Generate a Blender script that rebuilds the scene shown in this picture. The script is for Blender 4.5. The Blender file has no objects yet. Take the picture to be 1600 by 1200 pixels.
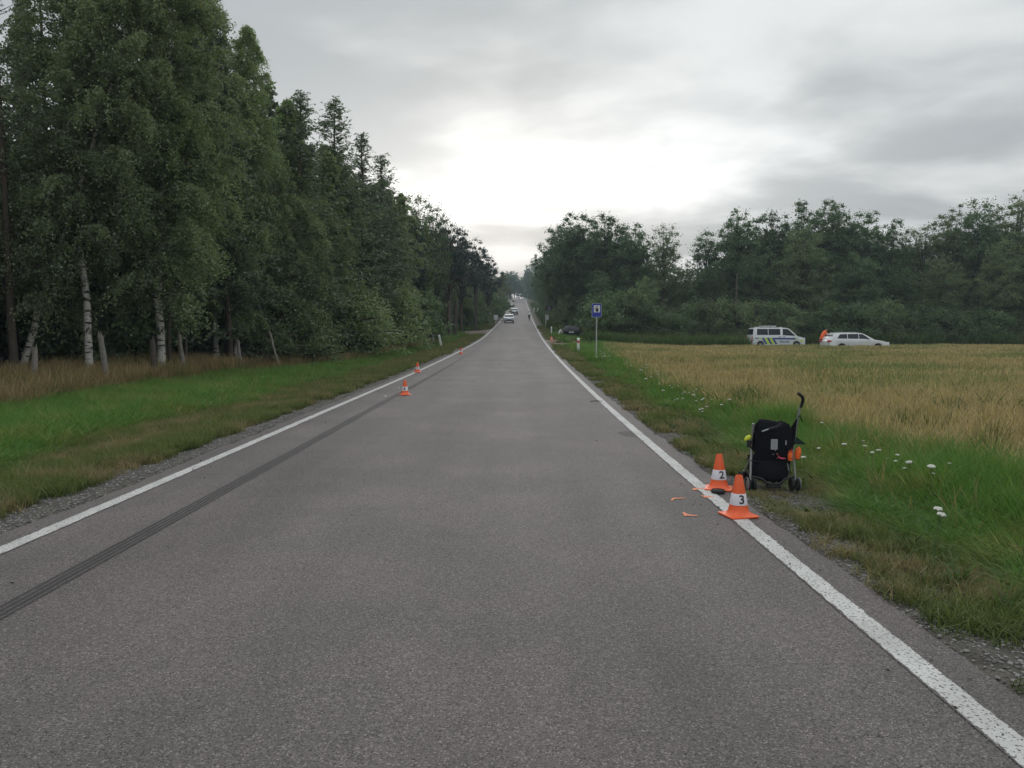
import bpy, bmesh, math, random
import numpy as np
from mathutils import Vector, Matrix, Euler

random.seed(7)
RNG = np.random.default_rng(11)
SC = bpy.context.scene
C = SC.collection
R = math.radians

# ------------------------------------------------------------------ camera
CAM_H, F_PX, CX, CY = 1.70, 1200.0, 800.0, 600.0
PITCH = math.atan(81.0 / 1200.0)
cam_data = bpy.data.cameras.new('camera')
cam = bpy.data.objects.new('camera', cam_data)
C.objects.link(cam)
cam.location = (0, 0, CAM_H)
cam.rotation_euler = (R(90) - PITCH, 0, 0)
cam_data.sensor_fit = 'HORIZONTAL'
cam_data.sensor_width = 36.0
cam_data.lens = 36.0 * F_PX / 1600.0
cam_data.clip_start = 0.05
cam_data.clip_end = 5000
SC.camera = cam

# ------------------------------------------------------------------ light
SUN_EL, SUN_AZ = R(10.0), R(-1.5)          # azimuth from +Y towards +X
SKY_STRENGTH = 0.1
CLOUD_SEED = 21.3
EXPOSURE = 0.72
SC.view_settings.view_transform = 'Standard'
SC.view_settings.look = 'None'
SC.view_settings.exposure = EXPOSURE
SC.view_settings.gamma = 1.0
SC.view_settings.use_curve_mapping = False

sun_dir = Vector((math.sin(SUN_AZ) * math.cos(SUN_EL), math.cos(SUN_AZ) * math.cos(SUN_EL), math.sin(SUN_EL)))
sd = bpy.data.lights.new('sun', 'SUN')
sd.energy = 0.5
sd.angle = R(30)
sd.color = (1.0, 0.96, 0.91)
sun = bpy.data.objects.new('sun', sd)
C.objects.link(sun)
sun.location = (0, 0, 60)
sun.rotation_euler = (-sun_dir).to_track_quat('-Z', 'Y').to_euler()

world = bpy.data.worlds.new('World')
SC.world = world
world.use_nodes = True


class NT:
    """Small helper over a node tree."""
    def __init__(self, tree):
        self.t = tree
        self.n = tree.nodes
        self.l = tree.links

    def new(self, typ, **kw):
        nd = self.n.new(typ)
        for k, v in kw.items():
            setattr(nd, k, v)
        return nd

    def put(self, sock, v):
        if isinstance(v, bpy.types.NodeSocket):
            self.l.new(v, sock)
        elif v is not None:
            try:
                sock.default_value = v
            except Exception:
                sock.default_value = (*v, 1.0) if hasattr(v, '__len__') and len(v) == 3 else v

    def math(self, op, a, b=None, c=None, clamp=False):
        nd = self.new('ShaderNodeMath', operation=op)
        nd.use_clamp = clamp
        for i, v in enumerate((a, b, c)):
            if v is not None:
                self.put(nd.inputs[i], v)
        return nd.outputs[0]

    def vmath(self, op, a, b=None):
        nd = self.new('ShaderNodeVectorMath', operation=op)
        self.put(nd.inputs[0], a)
        if b is not None:
            self.put(nd.inputs[1], b)
        return nd.outputs['Value'] if op in ('DOT_PRODUCT', 'LENGTH', 'DISTANCE') else nd.outputs['Vector']

    def mix(self, f, a, b, mode='MIX'):
        nd = self.new('ShaderNodeMix', data_type='RGBA', blend_type=mode)
        self.put(nd.inputs[0], f)
        for s, v in ((nd.inputs[6], a), (nd.inputs[7], b)):
            if not isinstance(v, bpy.types.NodeSocket) and len(v) == 3:
                v = (*v, 1.0)
            self.put(s, v)
        return nd.outputs[2]

    def noise(self, vec, scale=5.0, detail=4.0, rough=0.55, dist=0.0):
        nd = self.new('ShaderNodeTexNoise')
        if vec is not None:
            self.put(nd.inputs['Vector'], vec)
        nd.inputs['Scale'].default_value = scale
        nd.inputs['Detail'].default_value = detail
        nd.inputs['Roughness'].default_value = rough
        nd.inputs['Distortion'].default_value = dist
        return nd.outputs['Fac']

    def voronoi(self, vec, scale=5.0, feature='F1', out='Distance'):
        nd = self.new('ShaderNodeTexVoronoi', feature=feature)
        if vec is not None:
            self.put(nd.inputs['Vector'], vec)
        nd.inputs['Scale'].default_value = scale
        return nd.outputs[out]

    def rng(self, v, a, b, c=0.0, d=1.0, smooth=True):
        nd = self.new('ShaderNodeMapRange')
        if smooth:
            nd.interpolation_type = 'SMOOTHSTEP'
        self.put(nd.inputs['Value'], v)
        for k, x in (('From Min', a), ('From Max', b), ('To Min', c), ('To Max', d)):
            nd.inputs[k].default_value = x
        return nd.outputs['Result']

    def scale_vec(self, v, s):
        return self.vmath('MULTIPLY', v, s)


def build_world():
    w = NT(world.node_tree)
    w.n.clear()
    out = w.new('ShaderNodeOutputWorld')
    bg = w.new('ShaderNodeBackground')
    bg.inputs['Strength'].default_value = SKY_STRENGTH
    w.l.new(bg.outputs[0], out.inputs['Surface'])
    sky = w.new('ShaderNodeTexSky', sky_type='NISHITA')
    sky.sun_disc = False
    sky.sun_elevation = SUN_EL
    sky.sun_rotation = SUN_AZ
    sky.air_density = 1.5
    sky.dust_density = 3.0
    d = w.new('ShaderNodeTexCoord').outputs['Generated']
    d = w.vmath('NORMALIZE', d)
    sep = w.new('ShaderNodeSeparateXYZ')
    w.l.new(d, sep.inputs[0])
    x, y, z = sep.outputs
    zc = w.math('ADD', w.math('MAXIMUM', z, 0.0), 0.10)
    cmb = w.new('ShaderNodeCombineXYZ')
    w.put(cmb.inputs[0], w.math('DIVIDE', x, zc))
    w.put(cmb.inputs[1], w.math('DIVIDE', y, zc))
    cmb.inputs[2].default_value = CLOUD_SEED
    p = cmb.outputs[0]                                   # a cloud deck seen in perspective
    p2 = w.scale_vec(p, (0.9, 1.0, 1.0))
    n1 = w.noise(p2, 0.85, 5.0, 0.48, 0.5)
    n2 = w.noise(w.vmath('ADD', p, (17.3, 4.1, 2.0)), 2.0, 4.0, 0.5, 0.3)
    n = w.math('ADD', w.math('MULTIPLY', n1, 0.72), w.math('MULTIPLY', n2, 0.28))
    thick = w.rng(n, 0.37, 0.61)                         # 0 thin, bright cloud ... 1 thick, grey cloud
    # the light of the low sun soaks through the cloud around its place and along the horizon below the deck
    # (the rift between the deck's edge and the horizon is wider than it is high)
    az = w.math('SUBTRACT', w.math('ARCTAN2', x, y), SUN_AZ)
    el = w.math('SUBTRACT', w.math('ARCSINE', z), SUN_EL)
    def lobe(a, b):
        q = w.math('ADD', w.math('POWER', w.math('ABSOLUTE', w.math('DIVIDE', az, a)), 2.0), w.math('POWER', w.math('ABSOLUTE', w.math('DIVIDE', el, b)), 2.0))
        return w.math('EXPONENT', w.math('MULTIPLY', q, -1.0))
    g1 = lobe(0.28, 0.095)
    g2 = lobe(0.60, 0.135)
    glow = w.math('ADD', w.math('MULTIPLY', g1, 0.25), w.math('MULTIPLY', g2, 0.22))
    base = w.mix(thick, (0.318, 0.328, 0.330), (0.190, 0.204, 0.213))
    # an overcast sky is brighter overhead than near the horizon
    base = w.vmath('MULTIPLY', base, w.new_scalar_vec(w.math('ADD', 0.8, w.math('MULTIPLY', w.math('MAXIMUM', z, 0.0), 2.0))))
    warm = w.mix(g1, (0.99, 1.0, 0.99), (1.0, 0.995, 0.965))
    gl = w.math('MULTIPLY', glow, w.math('SUBTRACT', 1.25, w.math('MULTIPLY', thick, 0.6)))
    low = w.rng(z, 0.0, 0.10, 1.0, 0.0)
    lowc = w.mix(w.math('MULTIPLY', low, 0.55), base, (0.50, 0.49, 0.465))
    cl = w.vmath('ADD', lowc, w.vmath('MULTIPLY', warm, w.new_scalar_vec(gl)))
    cl10 = w.vmath('MULTIPLY', cl, (10.0, 10.0, 10.0))
    col = w.mix(0.988, sky.outputs[0], cl10)
    w.l.new(col, bg.inputs['Color'])


def _nsv(self, s):
    c = self.new('ShaderNodeCombineXYZ')
    for i in range(3):
        self.put(c.inputs[i], s)
    return c.outputs[0]


NT.new_scalar_vec = _nsv
build_world()

# ------------------------------------------------------------------ materials
def new_mat(name):
    m = bpy.data.materials.new(name)
    m.use_nodes = True
    w = NT(m.node_tree)
    w.n.clear()
    out = w.new('ShaderNodeOutputMaterial')
    b = w.new('ShaderNodeBsdfPrincipled')
    w.l.new(b.outputs[0], out.inputs['Surface'])
    return m, w, b, out


def simple(name, col, rough=0.6, metal=0.0, spec=0.5, var=0.15, nscale=14.0, bump=0.0, bscale=60.0, coat=0.0):
    m, w, b, _ = new_mat(name)
    tc = w.new('ShaderNodeTexCoord').outputs['Object']
    n = w.noise(tc, nscale, 5.0, 0.6)
    f = w.rng(n, 0.25, 0.75, 1.0 - var, 1.0 + var, False)
    w.put(b.inputs['Base Color'], w.vmath('MULTIPLY', tuple(col), w.new_scalar_vec(f)))
    w.put(b.inputs['Roughness'], w.rng(n, 0.2, 0.8, max(0.02, rough - 0.08), min(1.0, rough + 0.08), False))
    b.inputs['Metallic'].default_value = metal
    b.inputs['Specular IOR Level'].default_value = spec
    b.inputs['Coat Weight'].default_value = coat
    if bump:
        bp = w.new('ShaderNodeBump')
        bp.inputs['Strength'].default_value = bump
        bp.inputs['Distance'].default_value = 0.01
        w.put(bp.inputs['Height'], w.noise(tc, bscale, 4.0, 0.6))
        w.l.new(bp.outputs[0], b.inputs['Normal'])
    return m


def leaf_mat(name, dark, light, odd=None, odd_share=0.0, trans=0.35, patch=0.35):
    """Leaves: each leaf its own tint, each tree a little different, some light let through."""
    m = bpy.data.materials.new(name)
    m.use_nodes = True
    w = NT(m.node_tree)
    w.n.clear()
    out = w.new('ShaderNodeOutputMaterial')
    g = w.new('ShaderNodeNewGeometry')
    oi = w.new('ShaderNodeObjectInfo')
    r = g.outputs['Random Per Island']
    pn = w.noise(g.outputs['Position'], 0.35, 3.0, 0.6)
    f = w.math('ADD', w.math('MULTIPLY', r, 1.0 - patch), w.math('MULTIPLY', w.rng(pn, 0.3, 0.7), patch))
    col = w.mix(f, dark, light)
    if odd:
        r2 = w.math('FRACT', w.math('MULTIPLY', r, 37.7))
        col = w.mix(w.math('LESS_THAN', r2, odd_share), col, odd)
    tint = w.math('ADD', 0.8, w.math('MULTIPLY', oi.outputs['Random'], 0.45))
    col = w.vmath('MULTIPLY', col, w.new_scalar_vec(tint))
    dif = w.new('ShaderNodeBsdfPrincipled')
    w.put(dif.inputs['Base Color'], col)
    dif.inputs['Roughness'].default_value = 0.48
    dif.inputs['Specular IOR Level'].default_value = 0.5
    tr = w.new('ShaderNodeBsdfTranslucent')
    w.put(tr.inputs['Color'], w.vmath('MULTIPLY', col, (1.2, 1.35, 0.7)))
    mx = w.new('ShaderNodeMixShader')
    mx.inputs[0].default_value = trans
    w.l.new(dif.outputs[0], mx.inputs[1])
    w.l.new(tr.outputs[0], mx.inputs[2])
    w.l.new(mx.outputs[0], out.inputs['Surface'])
    return m


def grass_mat(name, base, tip, dry, dry_amt, trans=0.3, pscale=0.6):
    m = bpy.data.materials.new(name)
    m.use_nodes = True
    w = NT(m.node_tree)
    w.n.clear()
    out = w.new('ShaderNodeOutputMaterial')
    g = w.new('ShaderNodeNewGeometry')
    oi = w.new('ShaderNodeObjectInfo')
    r = g.outputs['Random Per Island']
    pn = w.noise(g.outputs['Position'], pscale, 4.0, 0.6)
    uv = w.new('ShaderNodeUVMap').outputs[0]
    sp = w.new('ShaderNodeSeparateXYZ')
    w.l.new(uv, sp.inputs[0])
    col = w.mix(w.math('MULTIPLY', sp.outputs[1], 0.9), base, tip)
    f = w.math('ADD', w.math('MULTIPLY', w.rng(pn, 0.38, 0.66), 0.6), w.math('MULTIPLY', r, 0.5))
    thr = 1.1 - dry_amt * 1.1
    col = w.mix(w.rng(f, thr - 0.15, thr + 0.15), col, dry)
    t = w.math('ADD', 0.65, w.math('MULTIPLY', w.math('FRACT', w.math('MULTIPLY', r, 13.3)), 0.7))
    t = w.math('MULTIPLY', t, w.math('ADD', 0.85, w.math('MULTIPLY', oi.outputs['Random'], 0.3)))
    col = w.vmath('MULTIPLY', col, w.new_scalar_vec(t))
    dif = w.new('ShaderNodeBsdfPrincipled')
    w.put(dif.inputs['Base Color'], col)
    dif.inputs['Roughness'].default_value = 0.5
    dif.inputs['Specular IOR Level'].default_value = 0.25
    tr = w.new('ShaderNodeBsdfTranslucent')
    w.put(tr.inputs['Color'], w.vmath('MULTIPLY', col, (1.1, 1.25, 0.7)))
    mx = w.new('ShaderNodeMixShader')
    mx.inputs[0].default_value = trans
    w.l.new(dif.outputs[0], mx.inputs[1])
    w.l.new(tr.outputs[0], mx.inputs[2])
    w.l.new(mx.outputs[0], out.inputs['Surface'])
    return m


ASPH_LIGHT = 1.0


def asphalt_nodes(w, b):
    """Worn asphalt: pale and dark chippings in a grey binder. Returns the colour socket."""
    pos = w.new('ShaderNodeNewGeometry').outputs['Position']
    flat = w.scale_vec(pos, (1.0, 1.0, 0.2))
    chip = w.voronoi(flat, 150.0, 'F1', 'Color')
    sc_ = w.new('ShaderNodeSeparateXYZ')
    w.l.new(chip, sc_.inputs[0])
    cr = sc_.outputs[0]
    cd = w.voronoi(flat, 150.0, 'F1', 'Distance')
    col = w.mix(w.rng(cr, 0.0, 1.0, 0.0, 1.0, False), (0.062, 0.062, 0.061), (0.150, 0.146, 0.140))
    col = w.mix(w.rng(cr, 0.90, 0.95), col, (0.25, 0.245, 0.24))
    col = w.mix(w.rng(cr, 0.13, 0.09), col, (0.030, 0.030, 0.031))
    grain = w.noise(flat, 40.0, 4.0, 0.7)
    col = w.vmath('MULTIPLY', col, w.new_scalar_vec(w.rng(grain, 0.3, 0.7, 0.72, 1.28, False)))
    big = w.noise(w.scale_vec(pos, (1.0, 0.12, 1.0)), 0.9, 5.0, 0.6)
    blot = w.noise(pos, 0.5, 4.0, 0.6)
    k = w.math('MULTIPLY', w.rng(big, 0.3, 0.7, 0.84, 1.15), w.rng(blot, 0.3, 0.7, 0.86, 1.12))
    # the two polished wheel paths of each lane are a little paler
    sx = w.new('ShaderNodeSeparateXYZ')
    w.l.new(pos, sx.inputs[0])
    wp = w.math('COSINE', w.math('MULTIPLY', w.math('ADD', sx.outputs[0], 0.15), 2 * math.pi / 1.55))
    k = w.math('MULTIPLY', k, w.math('ADD', 1.0, w.math('MULTIPLY', wp, 0.05)))
    tintn = w.rng(blot, 0.35, 0.65, 0.0, 1.0)
    col = w.vmath('MULTIPLY', col, w.mix(tintn, (1.07, 0.97, 0.945), (1.13, 0.965, 0.955)))
    col = w.vmath('MULTIPLY', col, w.new_scalar_vec(w.math('MULTIPLY', k, 0.98)))
    bp = w.new('ShaderNodeBump')
    bp.inputs['Strength'].default_value = 0.55
    bp.inputs['Distance'].default_value = 0.006
    w.put(bp.inputs['Height'], w.math('ADD', w.math('MULTIPLY', cd, -0.8), grain))
    w.l.new(bp.outputs[0], b.inputs['Normal'])
    b.inputs['Roughness'].default_value = 0.72
    b.inputs['Specular IOR Level'].default_value = 0.5
    return col, cr, flat, grain


def mk_asphalt():
    m, w, b, _ = new_mat('asphalt')
    col, *_ = asphalt_nodes(w, b)
    w.put(b.inputs['Base Color'], col)
    return m


def mk_line():
    m, w, b, _ = new_mat('road_paint')
    col, cr, flat, grain = asphalt_nodes(w, b)
    uv = w.new('ShaderNodeUVMap').outputs[0]
    sp = w.new('ShaderNodeSeparateXYZ')
    w.l.new(uv, sp.inputs[0])
    e = w.math('ABSOLUTE', w.math('SUBTRACT', sp.outputs[0], 0.5))
    wav = w.noise(flat, 9.0, 3.0, 0.6)
    edge = w.math('ADD', e, w.math('MULTIPLY', w.math('SUBTRACT', wav, 0.5), 0.28))
    keep = w.rng(edge, 0.40, 0.43, 1.0, 0.0)
    pit = w.noise(w.scale_vec(flat, (1.0, 1.0, 1.0)), 60.0, 2.0, 0.5)
    keep = w.math('MULTIPLY', keep, w.rng(pit, 0.365, 0.42, 0.0, 1.0))
    dirt = w.noise(flat, 2.0, 5.0, 0.65)
    white = w.mix(w.rng(dirt, 0.3, 0.7), (0.48, 0.475, 0.455), (0.64, 0.635, 0.61))
    white = w.vmath('MULTIPLY', white, w.new_scalar_vec(w.rng(grain, 0.3, 0.7, 0.85, 1.08, False)))
    w.put(b.inputs['Base Color'], w.mix(keep, col, white))
    return m


def mk_skid():
    m, w, b, _ = new_mat('tyre_rubber_mark')
    col, cr, flat, grain = asphalt_nodes(w, b)
    uv = w.new('ShaderNodeUVMap').outputs[0]
    sp = w.new('ShaderNodeSeparateXYZ')
    w.l.new(uv, sp.inputs[0])
    u, v = sp.outputs[0], sp.outputs[1]
    wob = w.math('MULTIPLY', w.math('SUBTRACT', w.noise(w.scale_vec(flat, (0.6, 0.6, 1.0)), 3.0, 3.0, 0.6), 0.5), 0.10)
    uu = w.math('ADD', u, wob)
    ribs = w.math('ABSOLUTE', w.math('SINE', w.math('MULTIPLY', uu, math.pi * 3.6)))
    cvec = w.new('ShaderNodeCombineXYZ')
    w.put(cvec.inputs[0], w.math('MULTIPLY', uu, 7.0)); w.put(cvec.inputs[1], w.math('MULTIPLY', v, 0.35))
    ribs = w.math('MULTIPLY', w.rng(ribs, 0.25, 0.75, 0.28, 1.0), w.rng(w.noise(cvec.outputs[0], 1.0, 3.0, 0.6), 0.3, 0.55, 0.65, 1.0))
    side = w.rng(w.math('ABSOLUTE', w.math('SUBTRACT', u, 0.5)), 0.45, 0.5, 1.0, 0.0)
    worn = w.rng(w.noise(w.scale_vec(flat, (1.0, 0.3, 1.0)), 14.0, 4.0, 0.65), 0.2, 0.45, 0.7, 1.0)
    fade = w.rng(v, 26.0, 52.0, 1.0, 0.15)
    fade2 = w.rng(v, 12.0, 26.0, 0.0, 0.5)
    ribs = w.math('MAXIMUM', ribs, fade2)
    mask = w.math('MULTIPLY', w.math('MULTIPLY', ribs, side), w.math('MULTIPLY', worn, fade))
    w.put(b.inputs['Base Color'], w.mix(w.math('MULTIPLY', mask, 0.94), col, (0.011, 0.011, 0.012)))
    return m


def mk_patch():
    m, w, b, _ = new_mat('asphalt_stain')
    col, cr, flat, grain = asphalt_nodes(w, b)
    w.put(b.inputs['Base Color'], w.vmath('MULTIPLY', col, (0.5, 0.49, 0.49)))
    return m


def mk_ground():
    m, w, b, _ = new_mat('soil')
    a = w.new('ShaderNodeVertexColor')
    a.layer_name = 'col'
    pos = w.new('ShaderNodeNewGeometry').outputs['Position']
    n = w.noise(pos, 3.0, 6.0, 0.7)
    n2 = w.noise(pos, 45.0, 4.0, 0.7)
    k = w.math('MULTIPLY', w.rng(n, 0.3, 0.7, 0.65, 1.35, False), w.rng(n2, 0.3, 0.7, 0.6, 1.4, False))
    w.put(b.inputs['Base Color'], w.vmath('MULTIPLY', a.outputs[0], w.new_scalar_vec(k)))
    b.inputs['Roughness'].default_value = 0.95
    b.inputs['Specular IOR Level'].default_value = 0.15
    bp = w.new('ShaderNodeBump')
    bp.inputs['Strength'].default_value = 0.8
    bp.inputs['Distance'].default_value = 0.03
    w.put(bp.inputs['Height'], n2)
    w.l.new(bp.outputs[0], b.inputs['Normal'])
    return m


def mk_birch_bark():
    m, w, b, _ = new_mat('birch_bark')
    tc = w.new('ShaderNodeTexCoord').outputs['Object']
    band = w.noise(w.scale_vec(tc, (2.5, 2.5, 9.0)), 1.5, 4.0, 0.6, 0.4)
    blot = w.noise(w.scale_vec(tc, (3.0, 3.0, 1.6)), 1.3, 3.0, 0.6)
    f = w.math('MAXIMUM', w.rng(band, 0.53, 0.60), w.rng(blot, 0.55, 0.64))
    g = w.noise(tc, 30.0, 4.0, 0.6)
    white = w.mix(w.rng(g, 0.3, 0.7), (0.36, 0.345, 0.32), (0.54, 0.525, 0.49))
    w.put(b.inputs['Base Color'], w.mix(f, white, (0.045, 0.04, 0.036)))
    b.inputs['Roughness'].default_value = 0.8
    return m


def mk_stone():
    m, w, b, _ = new_mat('gravel_stone')
    oi = w.new('ShaderNodeObjectInfo')
    tc = w.new('ShaderNodeTexCoord').outputs['Object']
    n = w.noise(tc, 30.0, 4.0, 0.6)
    col = w.mix(oi.outputs['Random'], (0.10, 0.095, 0.09), (0.30, 0.29, 0.28))
    col = w.vmath('MULTIPLY', col, w.new_scalar_vec(w.rng(n, 0.3, 0.7, 0.75, 1.2, False)))
    w.put(b.inputs['Base Color'], col)
    b.inputs['Roughness'].default_value = 0.9
    return m


M = {
    'asphalt': mk_asphalt(), 'line': mk_line(), 'skid': mk_skid(), 'patch': mk_patch(), 'soil': mk_ground(),
    'birch_bark': mk_birch_bark(), 'stone': mk_stone(),
    'bark': simple('brown_bark', (0.085, 0.070, 0.058), 0.9, var=0.4, nscale=9, bump=0.6, bscale=40),
    'larch_bark': simple('larch_bark', (0.080, 0.062, 0.050), 0.9, var=0.4, nscale=9, bump=0.6),
    'grey_wood': simple('weathered_wood', (0.22, 0.20, 0.18), 0.9, var=0.35, nscale=8, bump=0.5),
    'birch_leaf': leaf_mat('birch_leaf', (0.135, 0.172, 0.100), (0.270, 0.318, 0.185), (0.20, 0.16, 0.05), 0.012, 0.38),
    'birch_leaf_fresh': leaf_mat('birch_leaf_fresh', (0.142, 0.190, 0.098), (0.265, 0.335, 0.178), None, 0, 0.38),
    'larch_needle': leaf_mat('larch_needle', (0.108, 0.148, 0.096), (0.208, 0.258, 0.162), None, 0, 0.25),
    'pine_needle': leaf_mat('pine_needle', (0.034, 0.054, 0.046), (0.075, 0.105, 0.080), None, 0, 0.12),
    'broad_leaf': leaf_mat('broad_leaf', (0.052, 0.094, 0.048), (0.132, 0.200, 0.098), None, 0, 0.30),
    'willow_leaf': leaf_mat('willow_leaf', (0.092, 0.134, 0.066), (0.200, 0.262, 0.128), (0.20, 0.18, 0.07), 0.01, 0.30),
    'bush_leaf': leaf_mat('bush_leaf', (0.060, 0.104, 0.050), (0.145, 0.212, 0.094), None, 0, 0.3),
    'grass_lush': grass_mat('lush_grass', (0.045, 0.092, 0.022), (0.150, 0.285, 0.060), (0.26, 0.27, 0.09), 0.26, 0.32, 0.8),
    'grass_short': grass_mat('short_grass', (0.065, 0.085, 0.028), (0.180, 0.220, 0.068), (0.29, 0.23, 0.13), 0.42, 0.3, 0.9),
    'grass_dry': grass_mat('dry_grass', (0.20, 0.15, 0.08), (0.36, 0.27, 0.14), (0.12, 0.15, 0.05), 0.25, 0.25, 0.5),
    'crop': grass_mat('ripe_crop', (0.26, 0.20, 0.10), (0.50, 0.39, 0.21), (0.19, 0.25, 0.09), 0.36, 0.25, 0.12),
    'weed': grass_mat('green_weed', (0.035, 0.065, 0.018), (0.10, 0.155, 0.045), (0.20, 0.17, 0.07), 0.25, 0.3, 0.3),
    'petal': simple('white_petal', (0.66, 0.67, 0.58), 0.8, var=0.2),
    'stem': simple('plant_stem', (0.07, 0.12, 0.03), 0.7),
    'orange': simple('orange_plastic', (0.86, 0.13, 0.035), 0.45, var=0.10, nscale=20),
    'cone_white': simple('reflective_white', (0.66, 0.63, 0.68), 0.5, var=0.08, nscale=30),
    'black': simple('black_plastic', (0.018, 0.018, 0.020), 0.5, var=0.2),
    'rubber': simple('black_rubber', (0.020, 0.020, 0.021), 0.85, var=0.3, bump=0.3),
    'ink': simple('black_print', (0.015, 0.015, 0.015), 0.7),
    'paint_orange': simple('orange_spray_paint', (0.72, 0.26, 0.14), 0.85, var=0.3, nscale=60),
    'fabric': simple('black_fabric', (0.012, 0.013, 0.018), 0.9, spec=0.15, var=0.4, nscale=25, bump=0.4, bscale=220),
    'fabric_blue': simple('navy_fabric', (0.014, 0.018, 0.045), 0.9, var=0.4, bump=0.3),
    'fabric_green': simple('dark_green_fabric', (0.012, 0.035, 0.032), 0.9, var=0.3),
    'alu': simple('brushed_aluminium', (0.36, 0.37, 0.38), 0.45, metal=0.7, var=0.12),
    'steel': simple('galvanised_steel', (0.55, 0.56, 0.57), 0.5, metal=0.3, var=0.12),
    'grey': simple('grey_plastic', (0.28, 0.28, 0.28), 0.55),
    'tag': simple('pale_label', (0.36, 0.38, 0.42), 0.6, var=0.1),
    'bright_orange': simple('bright_orange_cloth', (0.95, 0.17, 0.03), 0.7, var=0.15),
    'red': simple('red_plastic', (0.55, 0.03, 0.03), 0.45),
    'pink': simple('pink_plastic', (0.55, 0.06, 0.12), 0.5),
    'lime': simple('lime_plastic', (0.60, 0.66, 0.03), 0.5, var=0.1),
    'sign_blue': simple('sign_blue', (0.018, 0.040, 0.36), 0.4, var=0.06),
    'sign_white': simple('sign_white', (0.72, 0.74, 0.76), 0.45, var=0.05),
    'sign_border': simple('sign_border', (0.36, 0.40, 0.52), 0.45, var=0.05),
    'sign_brown': simple('sign_brown', (0.060, 0.035, 0.035), 0.5),
    'white_post': simple('white_plastic', (0.78, 0.80, 0.76), 0.5, var=0.08),
    'car_white': simple('white_car_paint', (0.74, 0.77, 0.80), 0.28, var=0.05, coat=0.6),
    'car_silver': simple('silver_car_paint', (0.50, 0.52, 0.54), 0.3, metal=0.3, var=0.05, coat=0.6),
    'car_dark': simple('dark_car_paint', (0.014, 0.015, 0.020), 0.45, spec=0.3, var=0.1, coat=0.15),
    'glass': simple('tinted_glass', (0.018, 0.022, 0.032), 0.15, spec=0.35, var=0.2, nscale=2),
    'police_blue': simple('police_blue', (0.03, 0.07, 0.30), 0.4, var=0.08),
    'police_lime': simple('police_lime', (0.56, 0.74, 0.08), 0.45, var=0.08),
    'lamp_glass': simple('lamp_glass', (0.62, 0.65, 0.68), 0.15, var=0.1),
    'skin': simple('skin', (0.46, 0.27, 0.19), 0.6),
    'hair': simple('dark_hair', (0.025, 0.018, 0.014), 0.8),
    'jacket_orange': simple('orange_jacket', (0.92, 0.16, 0.04), 0.75, var=0.12),
    'trousers': simple('dark_trousers', (0.03, 0.03, 0.04), 0.85),
    'shirt_white': simple('white_jersey', (0.70, 0.72, 0.70), 0.8),
    'pole_wood': simple('wooden_pole', (0.12, 0.10, 0.085), 0.9, var=0.3),
    'house_wall': simple('pale_render', (0.66, 0.64, 0.60), 0.85),
    'roof_red': simple('red_roof_tiles', (0.25, 0.10, 0.07), 0.85),
}

# ------------------------------------------------------------------ helpers
def tag(o, label=None, cat=None, group=None, kind=None):
    if label: o['label'] = label
    if cat: o['category'] = cat
    if group: o['group'] = group
    if kind: o['kind'] = kind
    return o


def thing(name, loc, rz=0.0, label=None, cat=None, group=None):
    o = bpy.data.objects.new(name, None)
    o.empty_display_size = 0.2
    C.objects.link(o)
    o.location = loc
    o.rotation_euler = (0, 0, rz)
    return tag(o, label, cat, group)


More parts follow.
